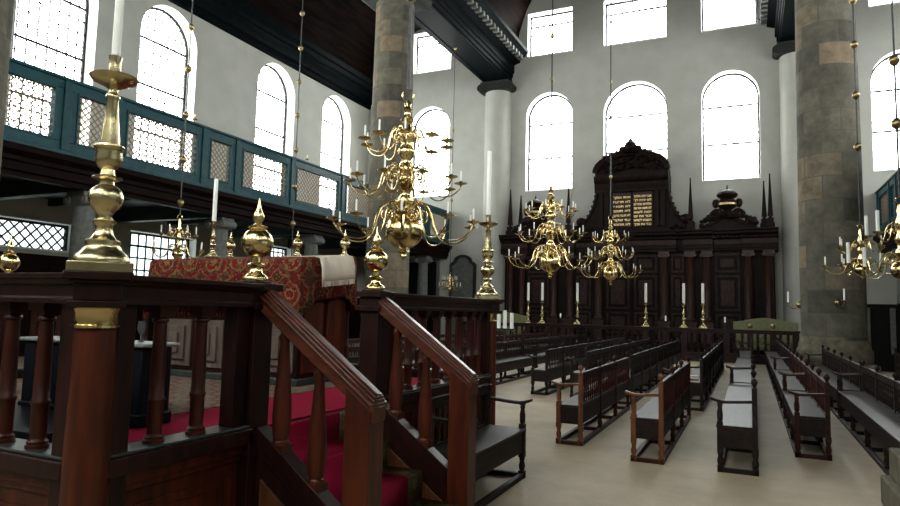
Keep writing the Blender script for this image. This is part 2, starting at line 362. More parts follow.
# recessed aprons under the arched windows of the far wall
for i, x in enumerate(FARX[1:4]):
    m = MB().box(x - 1.22, x + 1.22, YF - .03, YF, 7.25, 7.4)
    m.box(x - 1.13, x + 1.13, YF - .02, YF, 5.2, 7.25)
    struct(m.build('trim_%d' % (20 + i), 'plaster'))

# ceiling: three barrel vaults of dark planks, entablatures on the column lines, side cornices
def vault(name, cx, r, zc, hz, x0=None):
    n = 28; mb = MB(); vs = []; fs = []
    for k in range(n + 1):
        a = PI * k / n
        for rr, dz in ((r, 0), (r + .15, .15)):
            for y in (YN, YF): vs.append((cx - rr * math.cos(a), y, zc + (hz + dz) * math.sin(a)))
    for k in range(n):
        o = 4 * k; fs += [(o, o + 1, o + 5, o + 4), (o + 2, o + 6, o + 7, o + 3)]
    mb.add(vs, fs)
    for yy in [YN + 3.2 * i for i in range(1, 12)]:           # plank ribs
        pts = [(cx - (r - .02) * math.cos(PI * k / n), yy, zc + (hz - .02) * math.sin(PI * k / n)) for k in range(n + 1)]
        pass
    return struct(mb.build(name, 'ceiling'))
vault('ceiling', XM, 5.75, 14.3, 5.75)
vault('ceiling', -15.4, 3.25, 13.55, 3.15)
vault('ceiling', 6.05, 3.25, 13.55, 3.15)
def beam(idx, xc, s):      # s=+1: nave lies towards +x
    p = [(-.62, 13.0), (-.62, 13.08), (-.70, 13.1), (-.70, 13.35), (-.78, 13.38), (-.78, 13.5), (-1.0, 13.55), (-1.15, 13.7), (-1.3, 13.75), (-1.3, 13.9),
         (-1.3, 14.6), (1.5, 14.6), (1.5, 14.42), (1.42, 14.38), (1.32, 14.25), (1.1, 14.2), (1.1, 14.0), (.95, 13.95), (.80, 13.9), (.80, 13.5), (.74, 13.48), (.74, 13.3), (.68, 13.28), (.68, 13.1), (.62, 13.08), (.62, 13.0),
         (.4, 13.0), (.4, 13.03), (-.4, 13.03), (-.4, 13.0)]
    m = MB().prism([(xc + s * u, v) for u, v in p], 'y', YN, YF)
    struct(m.build('trim_%d' % idx, 'beam', bevel=0))
    d = MB(); y = YN + .2                                       # dentil blocks
    while y < YF - .1:
        a, b = sorted((xc + s * 1.02, xc + s * 1.34)); d.box(a, b, y, y + .2, 14.02, 14.22); y += .42
    struct(d.build('trim_%d' % (idx + 1), 'greystone'))
beam(1, XC1, 1); beam(3, XC2, -1)
for idx, xw, s in ((5, XL, 1), (6, XR, -1)):
    p = [(0, 12.55), (.12, 12.6), (.12, 12.8), (.25, 12.85), (.35, 13.0), (.6, 13.1), (.6, 13.2), (.75, 13.25), (.75, 13.45), (.85, 13.5), (.85, 13.75), (0, 13.75)]
    struct(MB().prism([(xw + s * u, v) for u, v in p], 'y', YN, YF).build('trim_%d' % idx, 'beam'))
# the pilasters on the far wall with ionic capitals
def ionic(mb, cx, cy, z0, w, d, h=.45, r=.2):
    mb.box(cx - w / 2, cx + w / 2, cy - d / 2, cy + d / 2, z0 + h - .1, z0 + h)
    mb.box(cx - w / 2 + .06, cx + w / 2 - .06, cy - d / 2 + .03, cy + d / 2 - .03, z0, z0 + h - .1)
    for sx in (-1, 1):
        for k, rr in enumerate((r, r * .62, r * .3)):
            pts = [(cx + sx * (w / 2 - .02), cy - d / 2 - .02 - .015 * k, z0 + h - .1 - r), (cx + sx * (w / 2 - .02), cy + d / 2 + .02 + .015 * k, z0 + h - .1 - r)]
            mb.tube(pts, rr, 14)
for idx, xc in ((7, XC1), (9, XC2)):
    m = MB(); m.lathe([(.80, 0), (.80, .8), (.74, .85), (.70, 1.0), (.69, 6), (.66, 12.5)], 32, None, xc, YF - .05, 0)
    struct(m.build('trim_%d' % idx, 'plaster'))
    m = MB(); ionic(m, xc, YF - .32, 12.5, 1.5, .75, .5, .2); struct(m.build('trim_%d' % (idx + 1), 'capital'))

# the four great stone columns
spec = [(XC1, 5.7, 'huge sandstone column at the far left edge, cut off by the frame'), (XC1, 19.4, 'tall sandstone block column behind the largest chandelier'),
        (XC2, 6.0, 'stepped stone column foot at the bottom right corner beside the last bench row'), (XC2, 19.4, 'massive sandstone block column right of the ark')]
for x, y, lab in spec:
    t = thing('stone_column', lab, 'column', (x, y, 0), 0, 'great stone columns')
    MB().lathe([(.74, 1.08), (.745, 3), (.73, 7), (.68, 12.4)], 40).build('shaft', 'stone', t)
    m = MB().box(-.93, .93, -.93, .93, 0, .25).box(-.87, .87, -.87, .87, .25, .5); m.lathe([(.84, .5), (.86, .62), (.86, .8), (.82, .86), (.80, 1.0), (.76, 1.08)], 36)
    m.build('plinth', 'stone_s', t, bevel=.015)
    m = MB(); ionic(m, 0, 0, 12.4, 1.7, 1.5, .6, .25); m.build('capital', 'capital', t)

# ------------------------------------------------------------------ galleries
def lattice(parent, X, y0, y1, z0, z1, s=.165):
    mb = MB(); H = z1 - z0; W = y1 - y0; t = .0135
    for sg in (1, -1):
        i = int(-H / s) - 1
        while i * s < W + H:
            u0 = y0 + i * s if sg == 1 else y1 - i * s
            ta, tb = sorted(((y0 - u0) / sg, (y1 - u0) / sg)); a = max(0, ta); b = min(H, tb)
            if b - a > .03:
                p = Vector((0, u0 + sg * a, z0 + a)); q = Vector((0, u0 + sg * b, z0 + b)); n = Vector((0, -sg, 1)).normalized() * t
                o = Vector((X + sg * .008, 0, 0)); e = Vector((.007, 0, 0))
                vs = [p - n, q - n, q + n, p + n]
                mb.add([v + o - e for v in vs] + [v + o + e for v in vs], [(0, 1, 2, 3), (7, 6, 5, 4), (0, 4, 5, 1), (1, 5, 6, 2), (2, 6, 7, 3), (3, 7, 4, 0)])
            i += 1
    # scalloped inner border
    for z in (z0, z1): mb.box(X - .015, X + .015, y0, y1, z - .02, z + .02)
    return mb.build('lattice_panel', 'lattice', parent)
def gallery(X, Xw, opens, lab, yA, yB, s):
    g = thing('gallery', lab, 'gallery', (0, 0, 0))
    def bx(a, b, y0, y1, z0, z1, mb=None):
        mb = mb or MB(); return mb.box(X + s * a, X + s * b, y0, y1, z0, z1)
    m = bx(-.08, .08, yA, yB, 6.36, 6.56); bx(-.13, .13, yA, yB, 6.56, 6.63, m); m.build('top_rail', 'teal', g, bevel=.01)
    m = bx(-.08, .08, yA, yB, 4.87, 5.16); bx(-.11, .11, yA, yB, 4.87, 4.97, m); m.build('bottom_rail', 'teal', g, bevel=.01)
    prev = yA
    for (a, b) in opens + [(yB, yB)]:
        if a - prev > .02:
            m = bx(-.08, .08, prev, a, 5.16, 6.36); c = (prev + a) / 2; bx(-.08, .12, c - .09, c + .09, 4.97, 6.56, m); m.build('post', 'teal', g, bevel=.008)
        if b > a:
            lattice(g, X, a, b, 5.18, 6.34)
            m = MB()
            for (p, q, z0, z1) in ((a, a + .04, 5.16, 6.36), (b - .04, b, 5.16, 6.36), (a + .04, b - .04, 5.16, 5.2), (a + .04, b - .04, 6.32, 6.36)): bx(-.06, .1, p, q, z0, z1, m)
            m.build('panel_moulding', 'teal', g)
        prev = b
    pf = [(-.2, 4.2), (.0, 4.2), (.0, 4.3), (.07, 4.33), (.07, 4.5), (.12, 4.53), (.12, 4.62), (.2, 4.68), (.26, 4.72), (.26, 4.85), (-.2, 4.87)]
    MB().prism([(X + s * u, v) for u, v in pf], 'y', yA, yB).build('fascia', 'fascia', g)
    a, b = sorted((X - s * .2, Xw)); MB().box(a, b, yA, yB, 4.62, 4.8).build('deck', 'under', g)
    for y in SUPY:
        if yA < y < yB: MB().box(a, b, y - .14, y + .14, 4.22, 4.62).build('joist', 'under', g)
        if yA < y + 2.2 < yB: MB().box(a, b, y + 2.1, y + 2.25, 4.42, 4.62).build('joist', 'under', g)
    return g
SUPY = [1.5, 5.9, 10.3, 14.7, 19.2, 23.7, 28.1]
OP = [(3.0, 5.2), (5.7, 6.5), (6.95, 9.1), (9.6, 10.45), (10.9, 13.2), (13.65, 14.5), (14.97, 17.1), (17.55, 20.1), (20.55, 22.4), (22.85, 23.7), (24.15, 26.1), (26.55, 27.3), (27.75, 29.6)]
gallery(-14.0, XL, OP, 'long teal painted women gallery with tan lattice panels along the left wall', YN, YF, 1)
gallery(4.7, XR, OP[8:], 'teal lattice gallery along the right wall, glimpsed at the right edge', YN, YF, -1)
sup_names = {10.3: 'grey gallery support column seen right behind the near tall brass candlestick', 14.7: 'grey gallery support column behind the white candle standing on the reading desk',
             19.2: 'grey gallery support column just left of the largest chandelier ball finials', 5.9: 'grey gallery support column hidden behind the front parapet corner', 1.5: 'grey gallery support column out past the left frame edge',
             23.7: 'grey gallery support column behind the great stone column', 28.1: 'grey gallery support column nearest the far wall, left side'}
def gsup(x, y, lab, grp):
    t = thing('gallery_column', lab, 'column', (x, y, 0), 0, grp)
    MB().lathe([(.34, 0), (.34, .2), (.3, .25), (.27, .35), (.265, 2), (.235, 3.85)], 24).build('shaft', 'greystone', t)
    m = MB(); ionic(m, 0, 0, 3.85, .62, .5, .35, .11); m.build('capital', 'greystone', t)
for y in SUPY[2:]: gsup(-14.42, y, sup_names[y], 'columns carrying the left gallery')
for y in SUPY[4:]: gsup(5.1, y, 'grey support column under the right gallery, %s' % {19.2: 'beside the great stone column', 23.7: 'behind the right chandeliers', 28.1: 'closest to the far wall'}[y], 'columns carrying the right gallery')
for x, y, lab in ((-14, 13.1, 'brass candle cup on the teal gallery rail below the second beaded chain'), (-14, 18.2, 'brass candle cup on the teal gallery rail right of the third left window')):
    t = thing('rail_candle_cup', lab, 'candle holder', (x, y, 6.63), 0, 'candle cups on the gallery rail')
    MB().lathe([(.06, 0), (.02, .03), (.02, .08), (.07, .11), (.075, .125), (.03, .125), (.03, .18), (.02, .18)], 12).build('cup', 'brass_dk', t)
    MB().lathe([(.022, .15), (.02, .26), (.003, .262)], 10).build('candle', 'wax', t)
# wainscot and cornice under the left gallery, doors in the far wall
m = MB().box(XL, XL + .12, YN, 14.9, 0, 2.95).box(XL, XL + .12, 18.2, YF, 0, 2.0)
y = YN + .3
while y < 13.5: m.box(XL + .12, XL + .16, y, y + 1.1, .4, 2.6); y += 1.4
struct(m.build('trim_11', 'fascia', bevel=.01))
struct(MB().box(XL, XL + .1, 14.9, 18.2, 0, 1.7).box(XL, XL + .2, 14.9, 18.2, 1.7, 1.8).build('trim_12', 'fascia'))
d = struct(MB().box(-16.35, -14.55, YF - .06, YF, 0, 4.05).build('door_1', 'door_dark'))
m = MB()
for a, b, z0, z1 in ((-16.2, -15.5, .3, 1.9), (-15.4, -14.7, .3, 1.9), (-16.2, -15.5, 2.1, 3.8), (-15.4, -14.7, 2.1, 3.8)): m.box(a, b, YF - .09, YF - .06, z0, z1)
m.build('door_panel', 'door_dark', d)
MB().box(-16.5, -16.35, YF - .12, YF, 0, 4.2).box(-14.55, -14.4, YF - .12, YF, 0, 4.2).box(-16.35, -14.55, YF - .12, YF, 4.05, 4.2).build('door_frame', 'greystone', d)
def niche_outline(w, z0, z1, z2):   # shouldered round head
    p = [(-w, z0), (w, z0), (w, z1), (w - .12, z1 + .12)]
    p += [((w - .22) * math.cos(PI * k / 12), z1 + .16 + (z2 - z1 - .16) * math.sin(PI * k / 12)) for k in range(0, 13)]
    p += [(-w + .12, z1 + .12), (-w, z1)]; return p
o2 = niche_outline(.72, 0, 3.9, 4.4); o1 = niche_outline(.58, .05, 3.82, 4.26)
d = struct(MB().prism([(-13.1 + u, v) for u, v in o1], 'y', YF - .05, YF).build('door_2', 'greystone'))
n = len(o2); vs = [(-13.1 + u, YF - .13, v) for u, v in o2] + [(-13.1 + u, YF - .13, v) for u, v in o1] + [(-13.1 + u, YF, v) for u, v in o2] + [(-13.1 + u, YF, v) for u, v in o1]
fs = []
for i in range(n):
    j = (i + 1) % n; fs += [(i, j, n + j, n + i), (i, 2 * n + i, 2 * n + j, j), (n + i, n + j, 3 * n + j, 3 * n + i)]
MB().add(vs, fs).build('door_frame', 'lead', d)

# ------------------------------------------------------------------ the ark
ark = thing('ark', 'huge dark carved wooden ark filling the far wall below the middle windows', 'ark', (XM, 29, 0))
def A(mb, name, mat='ark', bevel=0): 
    o = mb.build(name, mat, None, bevel=bevel); o.parent = ark; o.matrix_parent_inverse = Matrix.Translation((-XM, -29, 0)); return o
A(MB().box(-11.0, 1.3, 28.3, 29.96, 0, .35).box(-10.85, 1.1, 28.6, 29.96, .35, .5), 'step')
YB = 29.25
A(MB().box(-10.6, .95, YB, 29.96, .5, 4.35), 'body')
def ent(mb, x0, x1, yf):
    p = [(yf, 4.3), (yf, 4.42), (yf - .03, 4.44), (yf - .03, 4.56), (yf, 4.58), (yf, 4.82), (yf - .08, 4.85), (yf - .08, 4.93), (yf - .25, 5.0), (yf - .28, 5.02), (yf - .28, 5.1), (yf - .34, 5.14), (yf - .34, 5.2), (29.96, 5.2), (29.96, 4.3)]
    mb.prism(p, 'x', x0, x1)
m = MB(); ent(m, -10.7, 1.05, YB); A(m, 'entablature')
for x0, x1, dy in ((-10.72, -9.42, .22), (-9.38, -8.52, 0), (-8.48, -7.22, .22), (-7.18, -6.47, 0), (-6.43, -2.82, .22), (-2.53, -1.37, .22), (-1.33, -.27, 0), (-.23, 1.08, .22)):
    A(MB().box(x0, x1, YB - dy - .012, YB - dy, 4.6, 4.8), 'frieze_board', 'ark_frame')
for x0, x1 in ((-10.75, -9.4), (-8.5, -7.2), (-6.45, -2.8), (-2.55, -1.35), (-.25, 1.1)): m = MB(); ent(m, x0, x1, YB - .22); A(m, 'entablature_break', 'ark')
dme = MB().box(-.045, .045, YB - .36 - 29, YB - .2 - 29, 4.86, 4.94).mesh('dentil', 'ark'); x = -10.7
while x < 1.05: place('dentil', dme, ark, (x - XM, 0, 0)); x += .18
colx = [-10.25, -9.7, -8.15, -7.4, -6.1, -3.3, -2.25, -1.6, -.02, .73]
cm = MB().box(-.24, .24, -.24, .24, .5, 1.25).box(-.28, .28, -.28, .28, 1.25, 1.33).lathe([(.21, 1.33), (.22, 1.4), (.18, 1.46), (.165, 1.55), (.165, 2.4), (.14, 4.02), (.16, 4.05)], 20)
ionic(cm, 0, 0, 4.05, .42, .36, .25, .07); cme = cm.mesh('ark_column', 'ark_col')
for x in colx:
    o = place('ark_column', cme, ark, (x - XM, YB - .2 - 29, 0))
def panel(mb, x0, x1, z0, z1, y, fr=.1, dep=.05):
    mb.box(x0, x1, y - dep, y, z0, z1); 
    mb.box(x0 + fr, x1 - fr, y - dep - .03, y - dep, z0 + fr, z1 - fr)
    mb.box(x0 + fr * 2, x1 - fr * 2, y - dep - .055, y - dep - .03, z0 + fr * 2, z1 - fr * 2)
doors = [(-9.5, -8.35), (-7.2, -6.4), (-5.85, -4.72), (-4.64, -3.55), (-3.1, -2.45), (-1.35, -.28)]
for x0, x1 in doors:
    w = x1 - x0; dd = A(MB().box(x0, x1, YB - .03, YB, .7, 4.28), 'door', 'ark_door')
    for z0, z1 in ((.75, 1.7), (1.82, 3.3), (3.42, 4.2)):
        a, b = x0 + .06, x1 - .06; f = .085; m = MB()
        m.box(a, b, YB - .075, YB - .03, z0, z0 + f).box(a, b, YB - .075, YB - .03, z1 - f, z1).box(a, a + f, YB - .075, YB - .03, z0 + f, z1 - f).box(b - f, b, YB - .075, YB - .03, z0 + f, z1 - f)
        o = m.build('panel_moulding', 'ark_frame', dd, bevel=.012); o.matrix_parent_inverse = Matrix.Identity(4)
        m = MB(); q = f + min(.12, w * .12); m.box(a + q, b - q, YB - .06, YB - .03, z0 + q, z1 - q); o = m.build('raised_field', 'ark_frame', dd, bevel=.015); o.matrix_parent_inverse = Matrix.Identity(4)
# aedicule with the two tablets
ax0, ax1 = -6.15, -3.2
A(MB().box(ax0, ax1, YB - .05, 29.9, 5.2, 7.15).box(ax0 - .1, ax1 + .1, YB - .15, 29.9, 5.2, 5.42), 'aedicule')
for x in (ax0 + .14, ax1 - .14, ax0 + .4, ax1 - .4):
    A(MB().box(x - .09, x + .09, YB - .22, YB - .05, 5.42, 7.0).box(x - .11, x + .11, YB - .24, YB - .05, 5.42, 5.55).box(x - .11, x + .11, YB - .24, YB - .05, 6.9, 7.0), 'pilaster', 'ark')
p = [(YB - .3, 7.0), (YB - .3, 7.15), (YB - .33, 7.2), (YB - .33, 7.4), (YB - .42, 7.45), (YB - .5, 7.6), (YB - .5, 7.72), (29.9, 7.72), (29.9, 7.0)]
A(MB().prism(p, 'x', ax0 - .12, ax1 + .12), 'aedicule_cornice')
xc = (ax0 + ax1) / 2; W = (ax1 - ax0) / 2 + .1
oc = [(xc + W * math.cos(a), 7.72 + .18 + .82 * math.sin(a)) for a in [PI * k / 24 for k in range(25)]]
m = MB().prism([(xc - W, 7.72), (xc + W, 7.72)] + oc, 'y', YB - .3, 29.8)
m.tube([(u, YB - .42, v) for u, v in oc], .11, 8); m.tube([(xc + (u - xc) * .93, YB - .5, 7.8 + (v - 7.8) * .93) for u, v in oc], .05, 6); A(m, 'segmental_pediment')
m = MB()
def leafy(m, cx, y, cz, w, h, n, r, rnd):
    for i in range(n):
        t = (i + .5) / n * 2 - 1
        m.sphere((cx + t * w + rnd.uniform(-.03, .03), y + rnd.uniform(-.06, .06), cz + h * (1 - t * t) + rnd.uniform(-.05, .05)), r * rnd.uniform(.7, 1.3), 8, rnd.uniform(.7, 1.2))
leafy(m, xc, YB - .4, 7.95, 1.5, .72, 26, .12, R_); leafy(m, xc, YB - .42, 7.9, 1.1, .55, 14, .09, R_); leafy(m, xc, YB - .42, 7.85, .8, .3, 12, .09, R_); 
for i in range(34):
    a = PI * (i + .5) / 34; m.sphere((xc + (W + .02) * math.cos(a), YB - .42, 7.92 + .84 * math.sin(a)), R_.uniform(.06, .11), 8, R_.uniform(.8, 1.5))
A(m, 'carved_foliage')
m = MB(); m.sphere((xc, YB - .4, 8.98), .27, 14, 1.0); m.sphere((xc, YB - .4, 9.24), .1, 10)
for sx in (-1, 1): m.sphere((xc + sx * .34, YB - .4, 8.86), .17, 10); m.sphere((xc + sx * .6, YB - .4, 8.72), .13, 10); m.sphere((xc + sx * .85, YB - .4, 8.6), .12, 10); m.lathe([(.42, 8.66), (.35, 8.7), (.2, 8.8), (.14, 8.9)], 14, None, xc, YB - .4)
m.tube([(xc - .7, YB - .4, 8.62), (xc - .45, YB - .4, 8.78), (xc - .2, YB - .4, 8.75)], .08, 8); m.tube([(xc + .7, YB - .4, 8.62), (xc + .45, YB - .4, 8.78), (xc + .2, YB - .4, 8.75)], .08, 8); A(m, 'crown_urn')
# tablets with hebrew writing
def text_mesh(s, size):
    cu = bpy.data.curves.new('w', 'FONT'); cu.body = s; cu.size = size; cu.align_x = 'CENTER'; cu.extrude = .005; cu.offset = .002
    o = bpy.data.objects.new('w', cu); COL.objects.link(o); bpy.context.view_layer.update()
    me = bpy.data.meshes.new_from_object(o.evaluated_get(bpy.context.evaluated_depsgraph_get())); bpy.data.objects.remove(o); return me
# the Ten Commandments in the usual shortened form, the words of each line in right-to-left order
right = ['אנכי יהוה אלהיך', 'לא יהיה לך', 'אלהים אחרים', 'לא תשא את שם', 'יהוה לשוא', 'זכור את יום', 'השבת לקדשו', 'כבד את אביך']
left = ['ואת אמך', 'לא תרצח', 'לא תנאף', 'לא תגנב', 'לא תענה ברעך', 'עד שקר', 'לא תחמד']
for (x0, x1, lines) in ((-5.5, -4.7, left), (-4.62, -3.78, right)):
    c = (x0 + x1) / 2; tb = A(MB().box(x0, x1, YB - .12, YB - .05, 5.46, 7.0), 'tablet', 'tablet', .01)
    wr = MB(); dz = 1.42 / len(lines)
    for i, s in enumerate(lines):
        me = text_mesh(s[::-1], .2)
        if not me.vertices: continue
        xs = [v.co.x for v in me.vertices]; w0 = max(xs) - min(xs); mid = (max(xs) + min(xs)) / 2; f = min(.74 / w0, 1.25); fz = .72
        Q = Matrix.Translation((c, YB - .127, 6.88 - (i + .75) * dz)) @ Matrix(((f, 0, 0, -mid * f), (0, 0, -1, 0), (0, fz, 0, 0), (0, 0, 0, 1)))
        wr.add([v.co for v in me.vertices], [tuple(p.vertices) for p in me.polygons], Q); bpy.data.meshes.remove(me)
    wo = wr.build('gilt_writing', 'gilt', tb); wo.matrix_parent_inverse = Matrix.Identity(4)
# side volutes with balls
for s in (-1, 1):
    cx = xc
    pts = [(1.5, 7.05), (1.62, 6.6), (1.78, 6.15), (2.0, 5.8), (2.3, 5.55), (2.6, 5.45), (2.6, 5.2), (1.42, 5.2), (1.42, 7.15)]
    m = MB().prism([(cx + s * u, v) for u, v in pts], 'y', YB - .1, YB + .3)
    m.tube(catmull([(cx + s * u, YB - .12, v) for u, v in [(1.5, 7.1), (1.62, 6.6), (1.78, 6.15), (2.0, 5.8), (2.3, 5.57), (2.62, 5.47)]], 5), .07, 8)
    leafy(m, cx + s * 1.95, YB - .05, 5.25, .45, .15, 6, .12, R_)
    for u, v in [(1.56, 6.9), (1.62, 6.65), (1.7, 6.42), (1.78, 6.2), (1.9, 6.0), (2.04, 5.84)]: m.sphere((cx + s * (u + .05), YB - .12, v), .06, 8)
    A(m, 'volute')
    A(MB().sphere((cx + s * 2.25, YB - .1, 5.72), .22, 16).lathe([(.15, 5.2), (.1, 5.3), (.07, 5.5)], 12, None, cx + s * 2.25, YB - .1), 'ball')
# obelisks
for x, h, yy in ((-10.32, 7.38, 0), (-9.86, 7.1, .2), (-7.5, 7.35, 0), (-2.22, 7.42, 0), (.6, 7.15, .2), (.82, 7.4, 0)):
    m = MB().box(x - .16, x + .16, YB - .3 + yy, YB + .02 + yy, 5.2, 5.42).box(x - .12, x + .12, YB - .26 + yy, YB - .02 + yy, 5.42, 5.62)
    y0 = YB - .14 + yy; m.sphere((x, y0, 5.66), .07, 8)
    m.add([(x - .1, y0 - .1, 5.7), (x + .1, y0 - .1, 5.7), (x + .1, y0 + .1, 5.7), (x - .1, y0 + .1, 5.7), (x - .022, y0 - .022, h), (x + .022, y0 - .022, h), (x + .022, y0 + .022, h), (x - .022, y0 + .022, h)],
          [(0, 3, 2, 1), (4, 5, 6, 7), (0, 1, 5, 4), (1, 2, 6, 5), (2, 3, 7, 6), (3, 0, 4, 7)])
    m.sphere((x, y0, h + .02), .035, 8); A(m, 'obelisk', 'ark')
# side pediments with crowned urns
for cx in (-9.05, -.78):
    m = MB().prism([(cx - 1.05, 5.2), (cx + 1.05, 5.2), (cx + 1.05, 5.28), (cx, 5.82), (cx - 1.05, 5.28)], 'y', YB - .1, 29.7)
    for s in (-1, 1):
        m.add(*boxvf(-.08, 1.2, -.05, .06, -.4, .1), Matrix.Translation((cx, YB - .1, 5.8)) @ Matrix.Rotation(PI / 2, 4, 'X').inverted().inverted() @ Matrix.Rotation(-.465 if s == 1 else PI + .465, 4, 'Z'))
    A(m, 'side_pediment')
    m = MB(); leafy(m, cx, YB - .25, 5.35, 1.1, .45, 14, .12, R_)
    for sx in (-1, 1):
        m.tube(catmull([(cx + sx * .15, YB - .2, 5.85), (cx + sx * .4, YB - .2, 6.0), (cx + sx * .62, YB - .2, 5.86), (cx + sx * .55, YB - .2, 5.7)]), .08, 8)
        m.sphere((cx + sx * .45, YB - .2, 6.3), .14, 8, 1.5)
    for sx in (-1, 1):
        for kk in range(6): m.sphere((cx + sx * (.3 + .14 * kk), YB - .22, 5.92 - .075 * kk), R_.uniform(.08, .13), 8, R_.uniform(.9, 1.5))
    m.lathe([(.3, 5.8), (.24, 5.9), (.16, 6.0), (.33, 6.12), (.38, 6.25), (.34, 6.4), (.24, 6.48), (.36, 6.54), (.42, 6.64), (.36, 6.74), (.16, 6.84), (.04, 6.9), (.02, 7.05)], 16, None, cx, YB - .2)
    A(m, 'crown_urn')
    A(MB().lathe([(.2, 6.14), (.385, 6.2), (.385, 6.28), (.25, 6.34)], 16, None, cx, YB - .2), 'gilt_band', 'brass_dk')

# railing in front of the ark
rl = thing('balustrade', 'dark turned wooden balustrade standing before the ark', 'balustrade', (0, 25, 0))
def Rl(mb, name, mat='mahog_d', bevel=0): return mb.build(name, mat, rl, bevel=bevel)
Rl(MB().box(-11.0, 1.5, -.12, .12, 1.02, 1.1).box(-11.02, 1.54, -.16, .16, 1.1, 1.16), 'top_rail', bevel=.01)
Rl(MB().box(-11.0, 1.5, -.14, .14, 0, .22).box(-11.0, 1.5, -.1, .1, .22, .3), 'base_rail', bevel=.01)
bal = MB().box(-.05, .05, -.05, .05, .3, .38).lathe([(.03, .38), (.055, .44), (.06, .52), (.035, .64), (.03, .72), (.05, .76), (.03, .8), (.055, .9), (.045, .96)], 8).box(-.045, .045, -.045, .045, .96, 1.02).mesh('baluster', M['mahog_d'])
posts = [-10.9, -9.5, -8.05, -6.6, -5.2, -3.5, -2.15, -.75, .0, .71, 1.4]
for x in posts: Rl(MB().box(x - .1, x + .1, -.11, .11, .3, 1.02), 'post', 'mahog_d', .008)
for a, b in zip(posts[:-1], posts[1:]):
    k = max(1, int((b - a - .2) / .24)) 
    for i in range(k): place('baluster', bal, rl, (a + (b - a) * (i + 1) / (k + 1), 0, 0))

# ------------------------------------------------------------------ candlesticks and finials
def stick_prof(h, wide):       # tall turned brass stick, height 1
    P = [(.155, 0), (.155, .045)]
    Q = [(.132, .045), (.134, .06), (.122, .078), (.105, .092), (.088, .11), (.08, .128), (.084, .136), (.082, .146), (.06, .156), (.047, .175), (.04, .2), (.042, .215), (.054, .226), (.054, .236), (.036, .246), (.034, .262),
         (.05, .28), (.072, .305), (.083, .33), (.083, .35), (.072, .375), (.05, .392), (.036, .4), (.034, .418), (.06, .424), (.073, .431), (.066, .438), (.036, .446), (.031, .47), (.045, .48), (.058, .495), (.066, .52), (.062, .545), (.066, .565),
         (.074, .573), (.072, .58), (.048, .588), (.047, .61), (.036, .7), (.028, .79), (.033, .8), (.036, .812), (.03, .82), (.021, .83), (.024, .845), (.05, .86), (.105, .882), (.118, .9), (.114, .903), (.05, .888), (.026, .888), (.028, .91), (.033, .925), (.028, .95), (.03, .985), (.034, 1.0), (.026, 1.0)]
    return Q
def candlestick(loc, lab, h=.98, ch=.66, cr=.026, grp=None, mat='brass_o', seg=28, lean=0, ws=1.0, bw=1.0, rz=0):
    t = thing('brass_candlestick', lab, 'candlestick', loc, rz, grp)
    q = .155 * h * ws * bw
    m = MB().box(-q, q, -q, q, 0, .045 * h)
    m.build('base', mat, t, bevel=.004)
    MB().lathe([(r * h * ws, z * h) for r, z in stick_prof(1, 1) if z < .86], seg).build('stem', mat, t, angle=50)
    MB().lathe([(r * h * ws, z * h) for r, z in stick_prof(1, 1) if z >= .845], seg).build('drip_pan', mat, t, angle=50)
    c = MB().lathe([(cr, h * .965), (cr * .94, h + ch - .006), (cr * .8, h + ch), (.002, h + ch + .002)], 14).build('candle', 'wax', t)
    MB().tube([(0, 0, h + ch), (0.002, 0, h + ch + .014)], .0018, 6).build('wick', 'wick', c)
    if lean: t.rotation_euler = (0, lean, 0)
    return t
candlestick((-2.75, 2.07, 1.735), 'large ornate brass candlestick on the near corner of the platform rail', 1.04, .8, .02, 'tall candlesticks of the platform', seg=40, rz=PI / 4 + .12, ws=.88, bw=.95)
candlestick((-2.75, 7.0, 1.735), 'tall brass candlestick with white candle on the far corner post of the platform', .98, .76, .027, 'tall candlesticks of the platform', bw=.72, rz=PI / 4)
ordn = ['first', 'second', 'third', 'fourth', 'fifth', 'sixth']
for i, x in enumerate((-8.05, -7.47, -6.06, -3.5, -2.17, -1.52)):
    candlestick((x, 25, 1.16), 'slim brass candlestick with long white candle, %s from the left along the ark balustrade' % ordn[i], .93, .68, .05, 'tall candlesticks on the ark balustrade', 'brass_o', 12)
for i, x in enumerate((-6.73, -2.8, -.8)):
    candlestick((x, 25, 1.16), 'very short candlestick with stub candle, %s from the left on the ark balustrade' % ordn[i], .24, .18, .03, 'short candlesticks on the ark balustrade', 'iron', 10)
fin_prof = [(.074, 0), (.08, .012), (.078, .03), (.06, .045), (.042, .058), (.038, .085), (.052, .095), (.056, .11), (.036, .125), (.036, .16)]
def finial(loc, lab, s=1.0, grp=None, mat='brass'):
    t = thing('brass_ball_finial', lab, 'finial', loc, 0, grp)
    MB().lathe([(r * s, z * s) for r, z in fin_prof], 24).build('foot', mat, t, angle=50)
    zc = .155 + .094
    MB().sphere((0, 0, zc * s), .1 * s, 32).build('ball', mat, t, angle=60)
    MB().lathe([(r * s, z * s) for r, z in [(.04, .335), (.06, .345), (.064, .356), (.03, .366), (.018, .38), (.034, .40), (.037, .42), (.024, .45), (.013, .475), (.009, .51), (.003, .54)]], 20).build('spire', mat, t, angle=50)
    return t
finial((-2.75, 3.12, 1.745), 'large brass ball finial on the left newel at the head of the stair', .96, 'ball finials of the platform')
finial((-2.75, 4.53, 1.745), 'large brass ball finial on the right newel at the head of the stair', .96, 'ball finials of the platform')
finial((-6.9, 4.15, 1.745), 'brass ball finial at the left frame edge on the rear platform rail', .96, 'ball finials of the platform')
